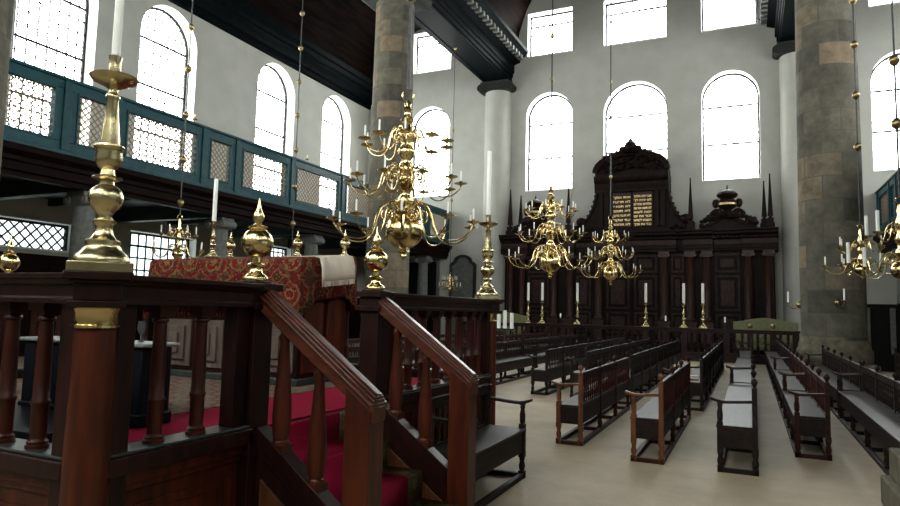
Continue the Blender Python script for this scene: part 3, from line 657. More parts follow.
for X, lab in ((0.0, 'small brass ball on the ark balustrade post, left of the olive settee middle'), (.71, 'small brass ball on the ark balustrade post, right of the olive settee middle')):
    o = MB().lathe([(.05, 0), (.03, .03), (.03, .05)], 12).sphere((0, 0, .13), .085, 16).build('brass_ball', 'brass_dk', None, loc=(X, 25, 1.16)); tag(o, lab, 'finial', 'balls on the ark balustrade')

# ------------------------------------------------------------------ platform (tebah)
tb = thing('reading_platform', 'raised mahogany reading platform with columned railing and stair, left foreground', 'platform', (-2.75, 2.05, 0))
def P(mb, name, mat, bevel=.004, parent=None):
    o = mb.build(name, mat, None, bevel=bevel)
    o.parent = parent or tb; o.matrix_parent_inverse = Matrix.Translation((2.75, -2.05, 0)); return o
P(MB().box(-6.85, -2.85, 2.1, 7.05, 0, .8), 'floor_block', 'mahog_d')
# panelled base
def base_run(axis, a0, a1, c, s):
    m = MB(); pn = MB(); k = max(1, round((a1 - a0) / .62)); w = (a1 - a0) / k
    def bx(mb, p0, p1, d0, d1, z0, z1):
        q0, q1 = sorted((c + s * d0, c + s * d1))
        if axis == 'y': mb.box(q0, q1, p0, p1, z0, z1)
        else: mb.box(p0, p1, q0, q1, z0, z1)
    bx(m, a0, a1, -.1, .0, 0, .8); bx(m, a0, a1, 0, .03, 0, .12); bx(m, a0, a1, 0, .025, .70, .80); bx(m, a0, a1, .025, .05, .74, .80)
    for i in range(k):
        p = a0 + i * w
        bx(m, p, p + .07, 0, .02, .12, .7); bx(pn, p + .14, p + w - .07, 0, .012, .2, .62); bx(pn, p + .19, p + w - .12, .012, .02, .25, .57)
    P(m, 'base_frame', 'mahog'); P(pn, 'base_panel', 'mahog')
base_run('y', 2.2, 3.05, -2.75, 1); base_run('y', 4.6, 6.9, -2.75, 1); base_run('x', -6.9, -2.9, 2.07, -1)
def rail_prof(c, s):
    return [(c - .10, 1.59), (c - .10, 1.615), (c - .085, 1.62), (c - .085, 1.675), (c - .10, 1.68), (c - .115, 1.70), (c - .13, 1.705), (c - .13, 1.73), (c + .13, 1.73), (c + .13, 1.705), (c + .115, 1.70), (c + .10, 1.68), (c + .085, 1.675), (c + .085, 1.62), (c + .10, 1.615), (c + .10, 1.59)]
for (ax, c, a0, a1) in (('y', -2.75, 2.11, 3.05), ('y', -2.75, 4.6, 6.92), ('x', 2.07, -6.75, -2.79), ('x', 7.0, -6.75, -2.83), ('y', -6.9, 2.2, 6.85)):
    P(MB().prism(rail_prof(c, 1), ax, a0, a1), 'top_rail', 'mahog_d', .003)
    m = MB()
    if ax == 'y': m.box(c - .11, c + .10, a0, a1, .80, .885)
    else: m.box(a0, a1, c - .10, c + .11, .80, .885)
    P(m, 'ledge', 'mahog_d', .006)
    m = MB()
    if ax == 'y': m.box(c - .09, c + .08, a0, a1, .885, .90)
    else: m.box(a0, a1, c - .08, c + .09, .885, .90)
    P(m, 'ledge_top', 'ledge', .004)['label'] = 'ledge top coloured grey green for its window reflection'
bp = [(.052, .90), (.052, .915), (.045, .92), (.048, .93), (.038, .94), (.037, .95), (.038, 1.10), (.044, 1.11), (.044, 1.12), (.037, 1.13), (.036, 1.25), (.032, 1.48), (.031, 1.5), (.041, 1.508), (.041, 1.52), (.032, 1.53)]
M['mahog_b'] = noise_mat('baluster_mahogany', (.018, .005, .003), (.062, .013, .006), (9, 9, 1.2), .36, spec=.22, coat=.05, nscale=2.2, bump=.06)
bme = MB().lathe(bp, 20).box(-.042, .042, -.042, .042, 1.53, 1.555).box(-.058, .058, -.058, .058, 1.555, 1.592).mesh('baluster', 'mahog_b', 45)
def balr(x, y): 
    o = place('baluster', bme, None, (x, y, 0)); o.parent = tb; o.matrix_parent_inverse = Matrix.Translation((2.75, -2.05, 0))
for y in (2.43, 2.705): balr(-2.75, y)
for y in (4.84, 5.12, 5.4, 5.68, 5.96, 6.24, 6.5, 6.72): balr(-2.75, y)
x = -3.11
while x > -6.6: balr(x, 2.07); balr(x, 7.0); x -= .26
y = 2.5
while y < 6.7: balr(-6.9, y); y += .28
# arches between the balusters are small brackets under the rail
m = MB()
for y in (2.5, 2.77): 
    m.prism([(y - .085, 1.592), (y - .085, 1.575), (y - .07, 1.588), (y + .07, 1.588), (y + .085, 1.575), (y + .085, 1.592)], 'x', -2.79, -2.71)
P(m, 'spandrel', 'mahog_d', 0)
def corner(x, y, sx, sy):
    P(MB().box(x - sx * .155, x - sx * .06, y - .07, y + .07, 0, 1.59).box(x - .07, x + .07, y + sy * .06, y + sy * .155, 0, 1.59), 'corner_pilaster', 'mahog_d')
    cx, cy = x + .015 * sx, y - .015 * sy
    P(MB().lathe([(.125, 0), (.125, .12), (.11, .16), (.1, .2), (.098, .9), (.088, 1.48)], 32, None, cx, cy), 'corner_column', 'mahog')
    P(MB().lathe([(.092, 1.48), (.102, 1.483), (.102, 1.495), (.092, 1.5), (.092, 1.55), (.1, 1.565), (.1, 1.575)], 32, None, cx, cy), 'brass_capital', 'brass', 0)['label'] = 'polished brass capital band'
    Q = Matrix.Translation((cx, cy, 0)) @ Matrix.Rotation(PI / 4 + (.12 if sy * sx > 0 else 0), 4, 'Z'); m = MB()
    for q, z0, z1 in ((.12, 1.575, 1.605), (.098, 1.605, 1.685), (.12, 1.685, 1.7), (.14, 1.7, 1.735)): m.box(-q, q, -q, q, z0, z1, Q)
    P(m, 'post_cap', 'mahog_d')
corner(-2.75, 2.07, 1, 1); corner(-2.75, 7.0, 1, -1); corner(-6.9, 2.07, -1, 1); corner(-6.9, 7.0, -1, -1)
for y, s in ((3.12, 1), (4.53, -1)):
    m = MB().box(-2.83, -2.67, y - .08, y + .08, 0, 1.6).box(-2.8, -2.7, y - s * .14 - .055, y - s * .14 + .05, .86, 1.59)
    m.box(-2.85, -2.65, y - .1, y + .1, .72, .86); P(m, 'head_newel', 'mahog_d')
    P(MB().box(-2.86, -2.64, y - .11, y + .11, 1.58, 1.62).box(-2.84, -2.66, y - .09, y + .09, 1.62, 1.69).box(-2.87, -2.63, y - .12, y + .12, 1.69, 1.735).box(-2.83, -2.67, y - .08, y + .08, 1.735, 1.748), 'post_cap', 'mahog_d')
# rear opening newel under the left-edge finial
P(MB().box(-6.98, -6.82, 4.07, 4.23, 0, 1.6).box(-7.02, -6.78, 4.03, 4.27, 1.6, 1.745), 'head_newel', 'mahog_d')
# stair rails, newels, strings
SL = .725
def zt(x): return 1.745 - SL * (x + 2.70)
for y, s in ((3.14, 1), (4.51, -1)):
    def sl(mb, w, d0, d1, x0=-2.66, x1=-1.855):
        mb.add([(x0, y - w, zt(x0) + d0), (x1, y - w, zt(x1) + d0), (x1, y - w, zt(x1) + d1), (x0, y - w, zt(x0) + d1), (x0, y + w, zt(x0) + d0), (x1, y + w, zt(x1) + d0), (x1, y + w, zt(x1) + d1), (x0, y + w, zt(x0) + d1)],
               [(0, 1, 2, 3), (7, 6, 5, 4), (0, 4, 5, 1), (1, 5, 6, 2), (2, 6, 7, 3), (3, 7, 4, 0)])
    m = MB(); sl(m, .07, -.15, -.07); sl(m, .085, -.07, -.05); sl(m, .06, -.05, -.03); sl(m, .045, -.03, -.012); sl(m, .028, -.012, .0); P(m, 'handrail', 'mahog_l', .005)
    P(MB().prism([(-2.03, 0), (-1.87, 0), (-1.87, zt(-1.87) - .16), (-1.86, zt(-1.87) - .12), (-1.86, zt(-1.86) - .09), (-2.03, zt(-2.03) - .09)], 'y', y - .078, y + .078), 'foot_newel', 'mahog')
    m = MB(); m.prism([(-2.72, 0), (-1.95, 0), (-1.95, zt(-1.95) - .9), (-2.72, zt(-2.72) - .9)], 'y', y - .03, y + .03); sl(m, .055, -.93, -.83, -2.66, -2.0); sl(m, .045, -.98, -.93, -2.66, -2.0)
    P(m, 'stair_string', 'mahog_d')
    P(MB().prism([(-2.62, .15), (-2.05, .15), (-2.05, zt(-2.05) - 1.1), (-2.62, zt(-2.62) - 1.1)], 'y', y - .05, y - .03), 'string_panel', 'mahog_p')
    for x in (-2.52, -2.26):
        zb = zt(x) - .83; zu = zt(x) - .15; h = zu - zb
        b = [(.048, .0), (.05, .03), (.04, .05), (.045, .07), (.052, .14), (.056, .25), (.053, .38), (.042, .58), (.032, .78), (.026, .88), (.036, .91), (.036, .94), (.026, .965), (.026, 1.05)]
        m = MB().box(-.05, .05, -.05, .05, -.06, .01); m.lathe([(r, z * h) for r, z in b], 20)
        o = m.build('stair_baluster', 'mahog', None, 45, loc=(x, y, zb)); o.parent = tb; o.matrix_parent_inverse = Matrix.Translation((2.75, -2.05, 0))
for i, (x0, x1, z) in enumerate(((-2.86, -2.56, .6), (-2.56, -2.26, .4), (-2.26, -1.93, .2))):
    P(MB().box(x0, x1, 3.19, 4.46, 0, z), 'step', 'mahog_d')
# carpets
def runner(pts, y0, y1, t, name, mat, lab, grp=None):
    vs = []; n = len(pts)
    for (x, z) in pts: vs += [(x, y0, z), (x, y1, z)]
    fs = [(2 * i, 2 * i + 1, 2 * i + 3, 2 * i + 2) for i in range(n - 1)]
    o = MB().add(vs, fs).build(name, mat); sm = o.modifiers.new('thick', 'SOLIDIFY'); sm.thickness = t; sm.offset = 1
    return tag(o, lab, 'carpet', grp)
stp = [(-2.86, .802), (-2.845, .802), (-2.835, .79), (-2.835, .602), (-2.56, .602), (-2.54, .59), (-2.54, .402), (-2.26, .402), (-2.24, .39), (-2.24, .202), (-1.93, .202), (-1.91, .19), (-1.91, .02)]
o = runner(stp, 3.2, 4.45, -.008, 'stair_carpet', 'rug_gold', 'gold and dark patterned carpet covering the stair treads')
o = runner([(x + .012, z + .012) for x, z in stp], 3.42, 4.2, -.008, 'stair_runner', 'red', 'crimson runner down the middle of the patterned stair')
o = tag(MB().box(-3.75, -2.93, 2.3, 6.8, .80, .812).build('red_carpet', 'red'), 'wide crimson carpet strip inside the front platform rail', 'carpet')
o = tag(MB().box(-6.7, -3.76, 2.3, 6.8, .80, .815).build('patterned_rug', 'rug'), 'beige and red patterned rug in front of the reading desk', 'rug')
# navy bench box
bx = thing('chest_seat', 'navy box seat with pale grey top inside the platform, behind the near rail', 'seat', (-4.1, 3.1, .815))
MB().box(-.6, .58, -.12, .12, 0, .50).box(-.62, .60, -.13, .13, 0, .08).build('body', 'navy', bx, bevel=.01)
MB().box(-.66, .55, -.72, -.14, 0, .05).build('floor_shade_slab', 'navy', bx, bevel=.005)  # thin navy slab added to stand for the shadowed floor before the seat
MB().box(-.66, .62, -.15, .15, .50, .525).build('top_slab', 'greyslab', bx, bevel=.01)
gl = MB().lathe([(.022, 0), (.022, .004), (.007, .012), (.007, .05), (.022, .07), (.028, .1), (.025, .14), (.023, .14), (.026, .1), (.019, .073), (.002, .06)], 18).build('glass_goblet', 'clear', None, loc=(-3.68, 3.1, 1.34)); tag(gl, 'small clear glass standing on the navy box seat', 'glass')
# reading desk + cloth
dk = thing('reading_desk', 'broad wooden reading desk with panelled doors under the red cloth', 'desk', (-5.05, 5.72, .815))
MB().prism([(-.42, 0), (.42, 0), (.42, 1.33), (-.42, 1.25)], 'x', -.92, .95).build('body', 'mahog_d', dk, bevel=.008)
MB().box(-.97, 1.0, -.47, .47, 0, .07).build('plinth', 'ledge', dk, bevel=.01)
for i in range(4):
    m = MB(); a = -.9 + i * .46; panel(m, a + .03, a + .43, .12, .62, -.42, .07, .02); m.build('door', 'panel_grey', dk, bevel=.003)
m = MB()
for i in range(40): m.box(-.9 + i * .046, -.88 + i * .046, -.445, -.42, .66, 1.1)
m.build('reeded_frieze', 'mahog', dk)
m = MB(); 
for a in (-.4, .0): m.box(.95, .98, a + .04, a + .36, .12, .9)
m.build('side_panel', 'mahog', dk, bevel=.003)
# the cloth
def cloth():
    x0, x1, y0, y1 = -6.12, -4.04, 5.22, 6.2
    per = []; rr = .06
    def seg(a, b, n):
        for i in range(n): t = i / n; per.append((a[0] + (b[0] - a[0]) * t, a[1] + (b[1] - a[1]) * t))
    seg((x0, y0), (x1, y0), 44); seg((x1, y0), (x1, y1), 22); seg((x1, y1), (x0, y1), 44); seg((x0, y1), (x0, y0), 22)
    n = len(per); vs = []; fs = []
    cxx, cyy = (x0 + x1) / 2, (y0 + y1) / 2
    def ztop(y): return 2.085 + .10 * (y - y0) / (y1 - y0)
    rows = [(.0, -.04), (.0, 0), (.3, .012), (.65, .02), (1, .028)]
    for ri, (f, off) in enumerate(rows):
        for i, (x, y) in enumerate(per):
            d = math.hypot(min(abs(x - x0), abs(x - x1)), min(abs(y - y0), abs(y - y1)))
            drop = .50
            if abs(x - x1) < .01: drop = .42
            corner = max(0, 1 - d / .22); drop += .16 * corner
            w = .012 * f * math.sin(i * 1.1)
            nx, ny = (1 if abs(x - x1) < .005 else -1 if abs(x - x0) < .005 else 0), (1 if abs(y - y1) < .005 else -1 if abs(y - y0) < .005 else 0)
            if x == x0 and y == y0: nx, ny = -1, -1
            o = off + w
            zz = ztop(y) - (.0 if ri == 0 else .02) - drop * f
            vs.append((x + nx * o, y + ny * o, zz if ri else ztop(y)))
    for r in range(len(rows) - 1):
        for i in range(n): j = (i + 1) % n; fs.append((r * n + i, r * n + j, (r + 1) * n + j, (r + 1) * n + i))
    fs.append(tuple(range(n)))
    o = MB().add(vs, fs).build('table_cloth', 'cloth', None, 60); s = o.modifiers.new('thick', 'SOLIDIFY'); s.thickness = .008; s.offset = 1
    return tag(o, 'red and gold oriental patterned cloth draped over the reading desk', 'tablecloth')
cloth()
def runner_cloth():
    y0, y1 = 5.46, 6.08; ny, vs, fs = 14, [], []
    path = [(-4.5, None), (-4.25, None), (-4.06, None), (-3.985, .0), (-3.955, .1), (-3.95, .18), (-3.95, .25)]
    for pi, (x, d) in enumerate(path):
        for j in range(ny + 1):
            y = y0 + (y1 - y0) * j / ny; zt_ = 2.085 + .1 * (y - 5.22) / .98 + .014
            z = zt_ if d is None else zt_ - .02 - d; w = 0 if d is None else .010 * math.sin(j * 1.3)
            vs.append((x + w, y, z))
    for pi in range(len(path) - 1):
        for j in range(ny): a = pi * (ny + 1) + j; fs.append((a, a + 1, a + ny + 2, a + ny + 1))
    o = MB().add(vs, fs).build('lace_cloth', 'cream', None, 60); s = o.modifiers.new('thick', 'SOLIDIFY'); s.thickness = .006
    tag(o, 'cream lace cloth with fringe hanging over the right end of the desk', 'cloth')
    m = MB()
    for j in range(40):
        y = y0 + (y1 - y0) * (j + .5) / 40; z = 2.085 + .1 * (y - 5.22) / .98 - .256
        m.tube([(-3.95 + .01 * math.sin(j * .46), y, z + .005), (-3.948 + .01 * math.sin(j * .46), y + R_.uniform(-.008, .008), z - .05)], .004, 5)
    f = m.build('fringe', 'cream', o); 
runner_cloth()
candlestick((-5.49, 5.5, 2.125), 'brass candlestick with white candle standing on the reading desk', .43, .47, .024, None, 'brass_o', 20)
for x, y, lab in ((-5.7, 6.0, 'left'), (-4.7, 6.0, 'middle'), (-4.12, 6.1, 'right')):
    finial((x, y, 2.175), 'small brass ball finial on the rear edge of the reading desk, %s one of three' % lab, .56, 'small finials on the reading desk', 'brass_o')

# ------------------------------------------------------------------ benches
spind = MB().box(-.012, .012, -.012, .012, 0, .02).lathe([(.008, .02), (.014, .05), (.016, .09), (.009, .14), (.008, .19), (.013, .21), (.008, .23), (.010, .28)], 8).box(-.011, .011, -.011, .011, .28, .31)
spm = {k: spind.mesh('spindle', k) for k in ('bench', 'bench_red')}
legp = MB().box(-.03, .03, -.03, .03, .0, .07).lathe([(.022, .07), (.03, .09), (.033, .12), (.022, .16), (.028, .18), (.028, .2)], 10).box(-.03, .03, -.03, .03, .2, .26)
lgm = {k: legp.mesh('leg', k) for k in ('bench', 'bench_red', 'bench_arm')}
fnm = {k: MB().lathe([(.022, 0), (.014, .015), (.02, .03), (.032, .05), (.034, .065), (.026, .085), (.008, .10)], 10).mesh('finial', k) for k in ('bench', 'bench_red', 'bench_arm')}
arms_ = MB().box(-.028, .028, -.028, .028, .0, .04).lathe([(.02, .04), (.028, .06), (.03, .12), (.02, .18), (.027, .2), (.02, .22)], 10).box(-.026, .026, -.026, .026, .22, .24)
asm = {k: arms_.mesh('arm_support', k) for k in ('bench', 'bench_red', 'bench_arm')}
def bench(xf, xb, y0, y1, lab, wood='bench', spindles=True, grp='prayer hall benches', arms=(), endw=None, z=0, merge=False):
    """xf front edge of the seat, xb the back; endw = wood of the near end posts"""
    endw = endw or wood; s = 1 if xb > xf else -1
    t = thing('bench', lab, 'bench', ((xf + xb) / 2, (y0 + y1) / 2, z), 0, grp); cx, cy = (xf + xb) / 2, (y0 + y1) / 2
    def bx(mb, a, b, c, d, e, f):
        a, b = sorted((a - cx, b - cx)); return mb.box(a, b, c - cy, d - cy, e, f)
    def B(mb, n, mat, bev=.004): return mb.build(n, mat, t, bevel=bev)
    B(bx(MB(), xf - s * .01, xb - s * .03, y0 + .02, y1 - .02, .45, .475), 'seat', 'seat', .006)
    m = MB(); bx(m, xf + s * .015, xf + s * .04, y0 + .03, y1 - .03, .25, .45); bx(m, xb - s * .05, xb - s * .02, y0 + .03, y1 - .03, .25, .45)
    bx(m, xf + s * .04, xb - s * .05, y0 + .01, y0 + .035, .25, .45); bx(m, xf + s * .04, xb - s * .05, y1 - .035, y1 - .01, .25, .45)
    B(m, 'apron', 'bench')
    n = max(1, round((y1 - y0) / 1.15)); ys = [y0 + .03 + (y1 - y0 - .06) * i / n for i in range(n + 1)]
    m = MB(); bx(m, xf, xf + s * .05, y0, y1, .0, .05); bx(m, xb - s * .05, xb, y0, y1, .0, .05)
    for y in ys: bx(m, xf + s * .05, xb - s * .05, y - .025, y + .025, .0, .045)
    B(m, 'floor_rail', wood)
    for i, y in enumerate(ys):
        w = endw if i == 0 else wood
        place('leg', lgm[w], t, (xf + s * .03 - cx, y - cy, .0)); place('leg', lgm[w], t, (xb - s * .03 - cx, y - cy, .0))
        B(bx(MB(), xb - s * .055, xb - s * .005, y - .027, y + .027, .25, .87), 'back_post', w)
        place('finial', fnm[w], t, (xb - s * .03 - cx, y - cy, .87))
        if i in (0, n): B(bx(MB(), xf, xf + s * .055, y - .027, y + .027, .25, .47), 'end_post', w)
    B(bx(bx(MB(), xb - s * .045, xb - s * .012, y0 + .05, y1 - .05, .785, .865), xb - s * .052, xb - s * .005, y0 + .05, y1 - .05, .858, .875), 'top_rail', wood)
    B(bx(MB(), xb - s * .045, xb - s * .015, y0 + .05, y1 - .05, .475, .495), 'lower_rail', wood)
    k = int((y1 - y0 - .1) / .115)
    pos = [y0 + .1 + (y1 - y0 - .2) * i / max(k - 1, 1) for i in range(k)]
    pos = [p for p in pos if min(abs(p - q) for q in ys) > .045]
    sw = 'bench_red' if wood == 'bench_red' else 'bench'
    me = spm[sw]
    if len(pos) > 100:
        near = pos[:100]; far = pos[100:]
        for p in near: place('spindle', me, t, (xb - s * .03 - cx, p - cy, .495))
        m = MB(); sv = [v.co.copy() for v in me.vertices]; sf = [tuple(q.vertices) for q in me.polygons]
        for p in far: m.add(sv, sf, Matrix.Translation((xb - s * .03 - cx, p - cy, .495)))
        o = m.build('spindle_row', sw, t); 
        o['kind'] = 'stuff'
    else:
        for p in pos: place('spindle', me, t, (xb - s * .03 - cx, p - cy, .495))
    for j, ya in enumerate([y0 + .03, y1 - .03] + list(arms)):
        w = endw if j == 0 else wood
        place('arm_support', asm[w], t, (xf + s * .03 - cx, ya - cy, .475))
        pts = [(xb - s * .04 - cx, .735), (xb - s * .2 - cx, .722), (xf + s * .06 - cx, .715), (xf - s * .03 - cx, .735), (xf - s * .06 - cx, .745)]
        L = [Vector((u, ya - cy, v)) for u, v in pts]; L = catmull(L, 4); mb = MB(); vs = []; fs = []
        for i, p in enumerate(L):
            e = .03 if i < len(L) - 6 else .036
            for dy, dz in ((-e, -.014), (e, -.014), (e, .014), (-e, .014)): vs.append((p.x, p.y + dy, p.z + dz))
        for i in range(len(L) - 1):
            for q in range(4): fs.append((4 * i + q, 4 * i + (q + 1) % 4, 4 * i + 4 + (q + 1) % 4, 4 * i + 4 + q))
        fs += [(0, 1, 2, 3), tuple(4 * (len(L) - 1) + q for q in (3, 2, 1, 0))]
        mb.add(vs, fs); B(mb, 'armrest', 'bench_arm' if (w == 'bench_arm') else w, .006)
    return t
bench(-2.19, -1.86, 7.96, 11.4, 'brown spindle-backed bench left of centre with orange brown near end post', 'bench_red', endw='bench_arm')
bench(-2.27, -1.9, 12.0, 21.0, 'long dark bench behind the spindle-backed bench left of centre')
bench(-1.21, -.86, 7.45, 11.0, 'short brown bench with pale orange armrest, left side of the middle aisle', 'bench_red', endw='bench_arm')
bench(-1.1, -.73, 11.9, 21.6, 'long dark bench behind the short one, running down the middle aisle edge')
bench(-.33, .06, 7.42, 12.3, 'grey brown bench in the aisle with shiny seat facing left, nearest of three in line', arms=())
bench(-.33, .06, 12.42, 19.95, 'middle bench of the three in line along the aisle, beyond the shiny one', merge=True)
bench(-.33, .06, 20.05, 24.5, 'last aisle bench, touching the ark balustrade', merge=True)
bench(.45, .82, 8.65, 11.55, 'red brown bench right of the aisle, open underneath, nearest of its line', 'bench_red', endw='bench_red')
bench(.45, .82, 11.68, 16.0, 'second red brown bench in line right of the aisle', 'bench_red', merge=True)
bench(.45, .82, 16.1, 24.3, 'far bench right of the aisle ending at the ark balustrade', merge=True)
bench(1.26, 1.63, 7.02, 12.1, 'long black bench with glossy seat running to the bottom right stone plinth', 'bench')
bench(1.26, 1.63, 12.25, 18.3, 'dark bench in front of the great stone column foot on the right', 'bench', merge=True)
bench(3.35, 3.0, 8.0, 18.0, 'dark bench behind the long black one at the right frame edge', 'bench', merge=True)
bench(-3.12, -2.78, 12.3, 20.8, 'dark bench with thin armrest, second row left of the orange post bench', merge=True)
bench(-3.92, -3.58, 12.4, 21.0, 'dark spindle bench with open near end in the left block, third row from the aisle')
bench(-5.0, -5.4, 7.6, 16.2, 'long dark bench facing right beyond the far platform corner', 'bench')
bench(-5.0, -5.4, 16.3, 23.5, 'dark bench facing right, behind the triple candle holder', 'bench', merge=True)
bench(-6.4, -6.8, 9.0, 23.0, 'red brown rear bench row far left below the ark balustrade', 'bench_red', merge=True)
bench(-8.0, -8.4, 9.0, 23.0, 'rearmost bench row at far left below the olive settee', 'bench_red', merge=True)
# front bench beside the platform, faces the aisle
bench(-2.0, -2.42, 4.75, 6.2, 'black glossy bench with curved arm against the platform, beside the stair foot', 'bench', grp=None)
# things on benches
for i, (x, y, w, d, mt, lab) in enumerate(((-.93, 12.3, .16, .22, 'book', 'tan prayer book on the dark seat beyond the short bench'), (-.95, 12.8, .2, .15, 'paper', 'white booklet beside the tan prayer book on the dark seat'))):
    o = MB().box(-w / 2, w / 2, -d / 2, d / 2, 0, .035).build('prayer_book', mt, None, bevel=.004, loc=(x, y, .475), rotz=.3 * (i + 1)); tag(o, lab, 'book', 'prayer books on the benches')
# triple candle holder
t = thing('candle_holder', 'dark holder with three thick white candles right of the far platform corner', 'candle holder', (-5.2, 14.4, .88))
MB().lathe([(.05, 0), (.02, .02), (.015, .3)], 12).tube([(-.18, 0, .32), (0, 0, .29), (.18, 0, .32)], .012, 8).build('stem', 'iron', t)
for dx, h in ((-.15, .32), (.0, .42), (.17, .36)):
    p = MB().lathe([(.02, .28), (.07, .31), (.075, .325), (.02, .325)], 14, None, dx, 0).build('drip_pan', 'iron', t)
    MB().lathe([(.045, .325), (.042, .325 + h), (.004, .327 + h)], 14, None, dx, 0).build('candle', 'wax', t)

# ------------------------------------------------------------------ settees behind the balustrade, right-hand screen
def settee(cx, w, lab):
    t = thing('settee', lab, 'settee', (cx, 26.4, 0), 0, 'olive settees flanking the ark')
    pts = [(-w / 2, .5), (w / 2, .5), (w / 2, 1.42)] + [(w / 2 - w * k / 16, 1.42 + .16 * math.sin(PI * k / 16) ** 2) for k in range(17)]
    MB().prism(pts, 'y', .2, .3).build('backrest', 'green', t, bevel=.02)
    MB().box(-w / 2, w / 2, -.35, .22, .42, .56).build('seat', 'green', t, bevel=.03)
    for sx in (-1, 1):
        MB().box(sx * w / 2 - .04, sx * w / 2 + .04, -.35, .3, .56, .85).build('armrest', 'mahog_d', t, bevel=.01)
        for yy in (-.3, .26): MB().box(sx * (w / 2 - .05) - .035, sx * (w / 2 - .05) + .035, yy - .035, yy + .035, 0, .44).build('leg', 'mahog_d', t, bevel=.005)
settee(.5, 2.15, 'olive green camel-backed settee behind the right end of the ark balustrade'); settee(-9.55, 2.0, 'olive green camel-backed settee behind the left end of the ark balustrade')
sc_ = thing('wooden_screen', 'dark panelled wooden screen with pale posts at the right behind the column', 'screen', (0, 24.3, 0))
MB().box(2.75, 9.4, 0, .1, 0, 2.0).box(2.7, 9.45, -.04, .14, 2.0, 2.1).build('boards', 'door_dark', sc_, bevel=.01)
for x in (2.9, 3.38, 4.05, 4.75, 5.5): MB().box(x - .07, x + .07, -.08, 0, .55, 1.98).build('post', 'greystone', sc_, bevel=.01)
st = thing('wooden_screen', 'black screen in the shadow under the right gallery', 'screen', (0, 27.5, 0))
MB().box(4.75, 9.4, 0, .1, 0, 2.2).build('boards', 'door_dark', st)

# ------------------------------------------------------------------ chandeliers
def arm_mesh(R, sc, rh, drop, rise, tr, mat):
    k = R
    P_ = [(rh * .6, 0, rise * .45), (rh + .03 * k, 0, rise * .85), (rh + .12 * k, 0, rise * 1.15), (rh + .23 * k, 0, rise * 1.0), (rh + .31 * k, 0, rise * .45), (rh + .35 * k, 0, -drop * .15), (rh + .42 * k, 0, -drop * .7), (rh + .55 * k, 0, -drop), (R - .17 * k, 0, -drop * .9), (R - .05 * k, 0, -drop * .5), (R, 0, -.03)]
    m = MB(); m.tube(catmull(P_, 4), [tr * (1.0 - .2 * i / 40) for i in range(41)], 7)
    # scroll next to the hub
    c0 = (rh + .15 * k, rise * .42); S = []
    for i in range(22):
        a = -PI / 2 + i * .36; rr = .12 * k * (1 - i / 27); S.append((c0[0] + rr * math.cos(a), 0, c0[1] + rr * math.sin(a)))
    m.tube(S, tr * .7, 6)
    m.sphere((S[-1][0], 0, S[-1][2]), tr * 1.5, 8)
    return m.mesh('arm', mat)
def chandelier(loc, lab, tiers, ball, zs, chain_top, balls, grp, mat='brass', candle=(.014, .17), chain_r=.012, chain_mat='iron', ballr=.06, seg=28, pan=.105):
    """loc = bottom tip of the pendant; zs = profile of the stem (r, z)"""
    t = thing('chandelier', lab, 'chandelier', loc, 0, grp)
    MB().lathe(zs, seg).build('stem', mat, t, angle=60)
    MB().sphere((0, 0, ball[0]), ball[1], seg + 4, .96).build('globe', mat, t, angle=60)
    top = zs[-1][1]; rg = .06 * (ball[1] / .28) + .025
    ring = [(rg * math.cos(a) * .85, rg * math.cos(a) * .5, top + rg + rg * math.sin(a)) for a in [2 * PI * i / 20 - PI / 2 for i in range(21)]]
    MB().tube(ring, .012, 8).build('ring', mat, t)
    pm = MB().lathe([(.012, -.035), (.02, -.02), (pan * .45, -.012), (pan, .008), (pan * .97, .014), (.03, 0), (.018, 0), (.02, .025), (.022, .045), (.017, .045)], 16).mesh('drip_pan', 'brass_dk' if mat == 'brass_o' else mat, 50)
    cm_ = MB().lathe([(candle[0], .02), (candle[0] * .95, .03 + candle[1]), (.003, .034 + candle[1])], 10).mesh('candle', 'wax')
    for (n, R, zp, rh, drop, rise, tr, ph) in tiers:
        am = arm_mesh(R, 1, rh, drop, rise, tr, mat)
        for k in range(n):
            a = ph + 2 * PI * k / n
            ar = place('arm', am, t, (0, 0, zp), a)
            p = place('drip_pan', pm, ar, (R, 0, 0)); place('candle', cm_, ar, (R, 0, 0))
    m = MB().tube([(0, 0, top + 2 * rg), (0, 0, chain_top - loc[2])], chain_r, 8)
    m.build('chain', chain_mat, t)
    if balls:
        bm_ = MB().lathe([(.01, -ballr * 1.25), (ballr * .5, -ballr), (ballr * .9, -ballr * .5), (ballr, 0), (ballr * .9, ballr * .5), (ballr * .5, ballr), (.01, ballr * 1.25)], 12).mesh('chain_ball', 'brass_dk')
        for z in balls: place('chain_ball', bm_, t, (0, 0, z - loc[2]))
    return t
def big(x, y, z0, lab, ctop, balls, ph, **k):
    zs = [(.004, 0), (.03, .02), (.05, .06), (.03, .09), (.05, .11), (.09, .13), (.04, .15), (.05, .2), (.05, .65), (.12, .68), (.14, .72), (.09, .78), (.11, .84), (.13, .90), (.08, .96), (.07, 1.02), (.12, 1.08), (.15, 1.14), (.10, 1.2), (.08, 1.26), (.12, 1.33), (.13, 1.38), (.09, 1.44), (.07, 1.5), (.10, 1.56), (.14, 1.64), (.10, 1.7),
          (.07, 1.76), (.10, 1.82), (.12, 1.9), (.08, 1.98), (.05, 2.06), (.09, 2.1), (.10, 2.14), (.05, 2.18), (.04, 2.25), (.07, 2.29), (.04, 2.33), (.055, 2.38), (.02, 2.42)]
    tiers = [(10, 1.06, .55, .09, .26, .27, .0145, ph), (10, .83, 1.17, .09, .2, .23, .013, ph + .31), (10, .64, 1.77, .07, .17, .20, .012, ph)]
    return chandelier((x, y, z0), lab, tiers, (.44, .285), zs, ctop, balls, 'three-tiered chandeliers of the nave', **k)
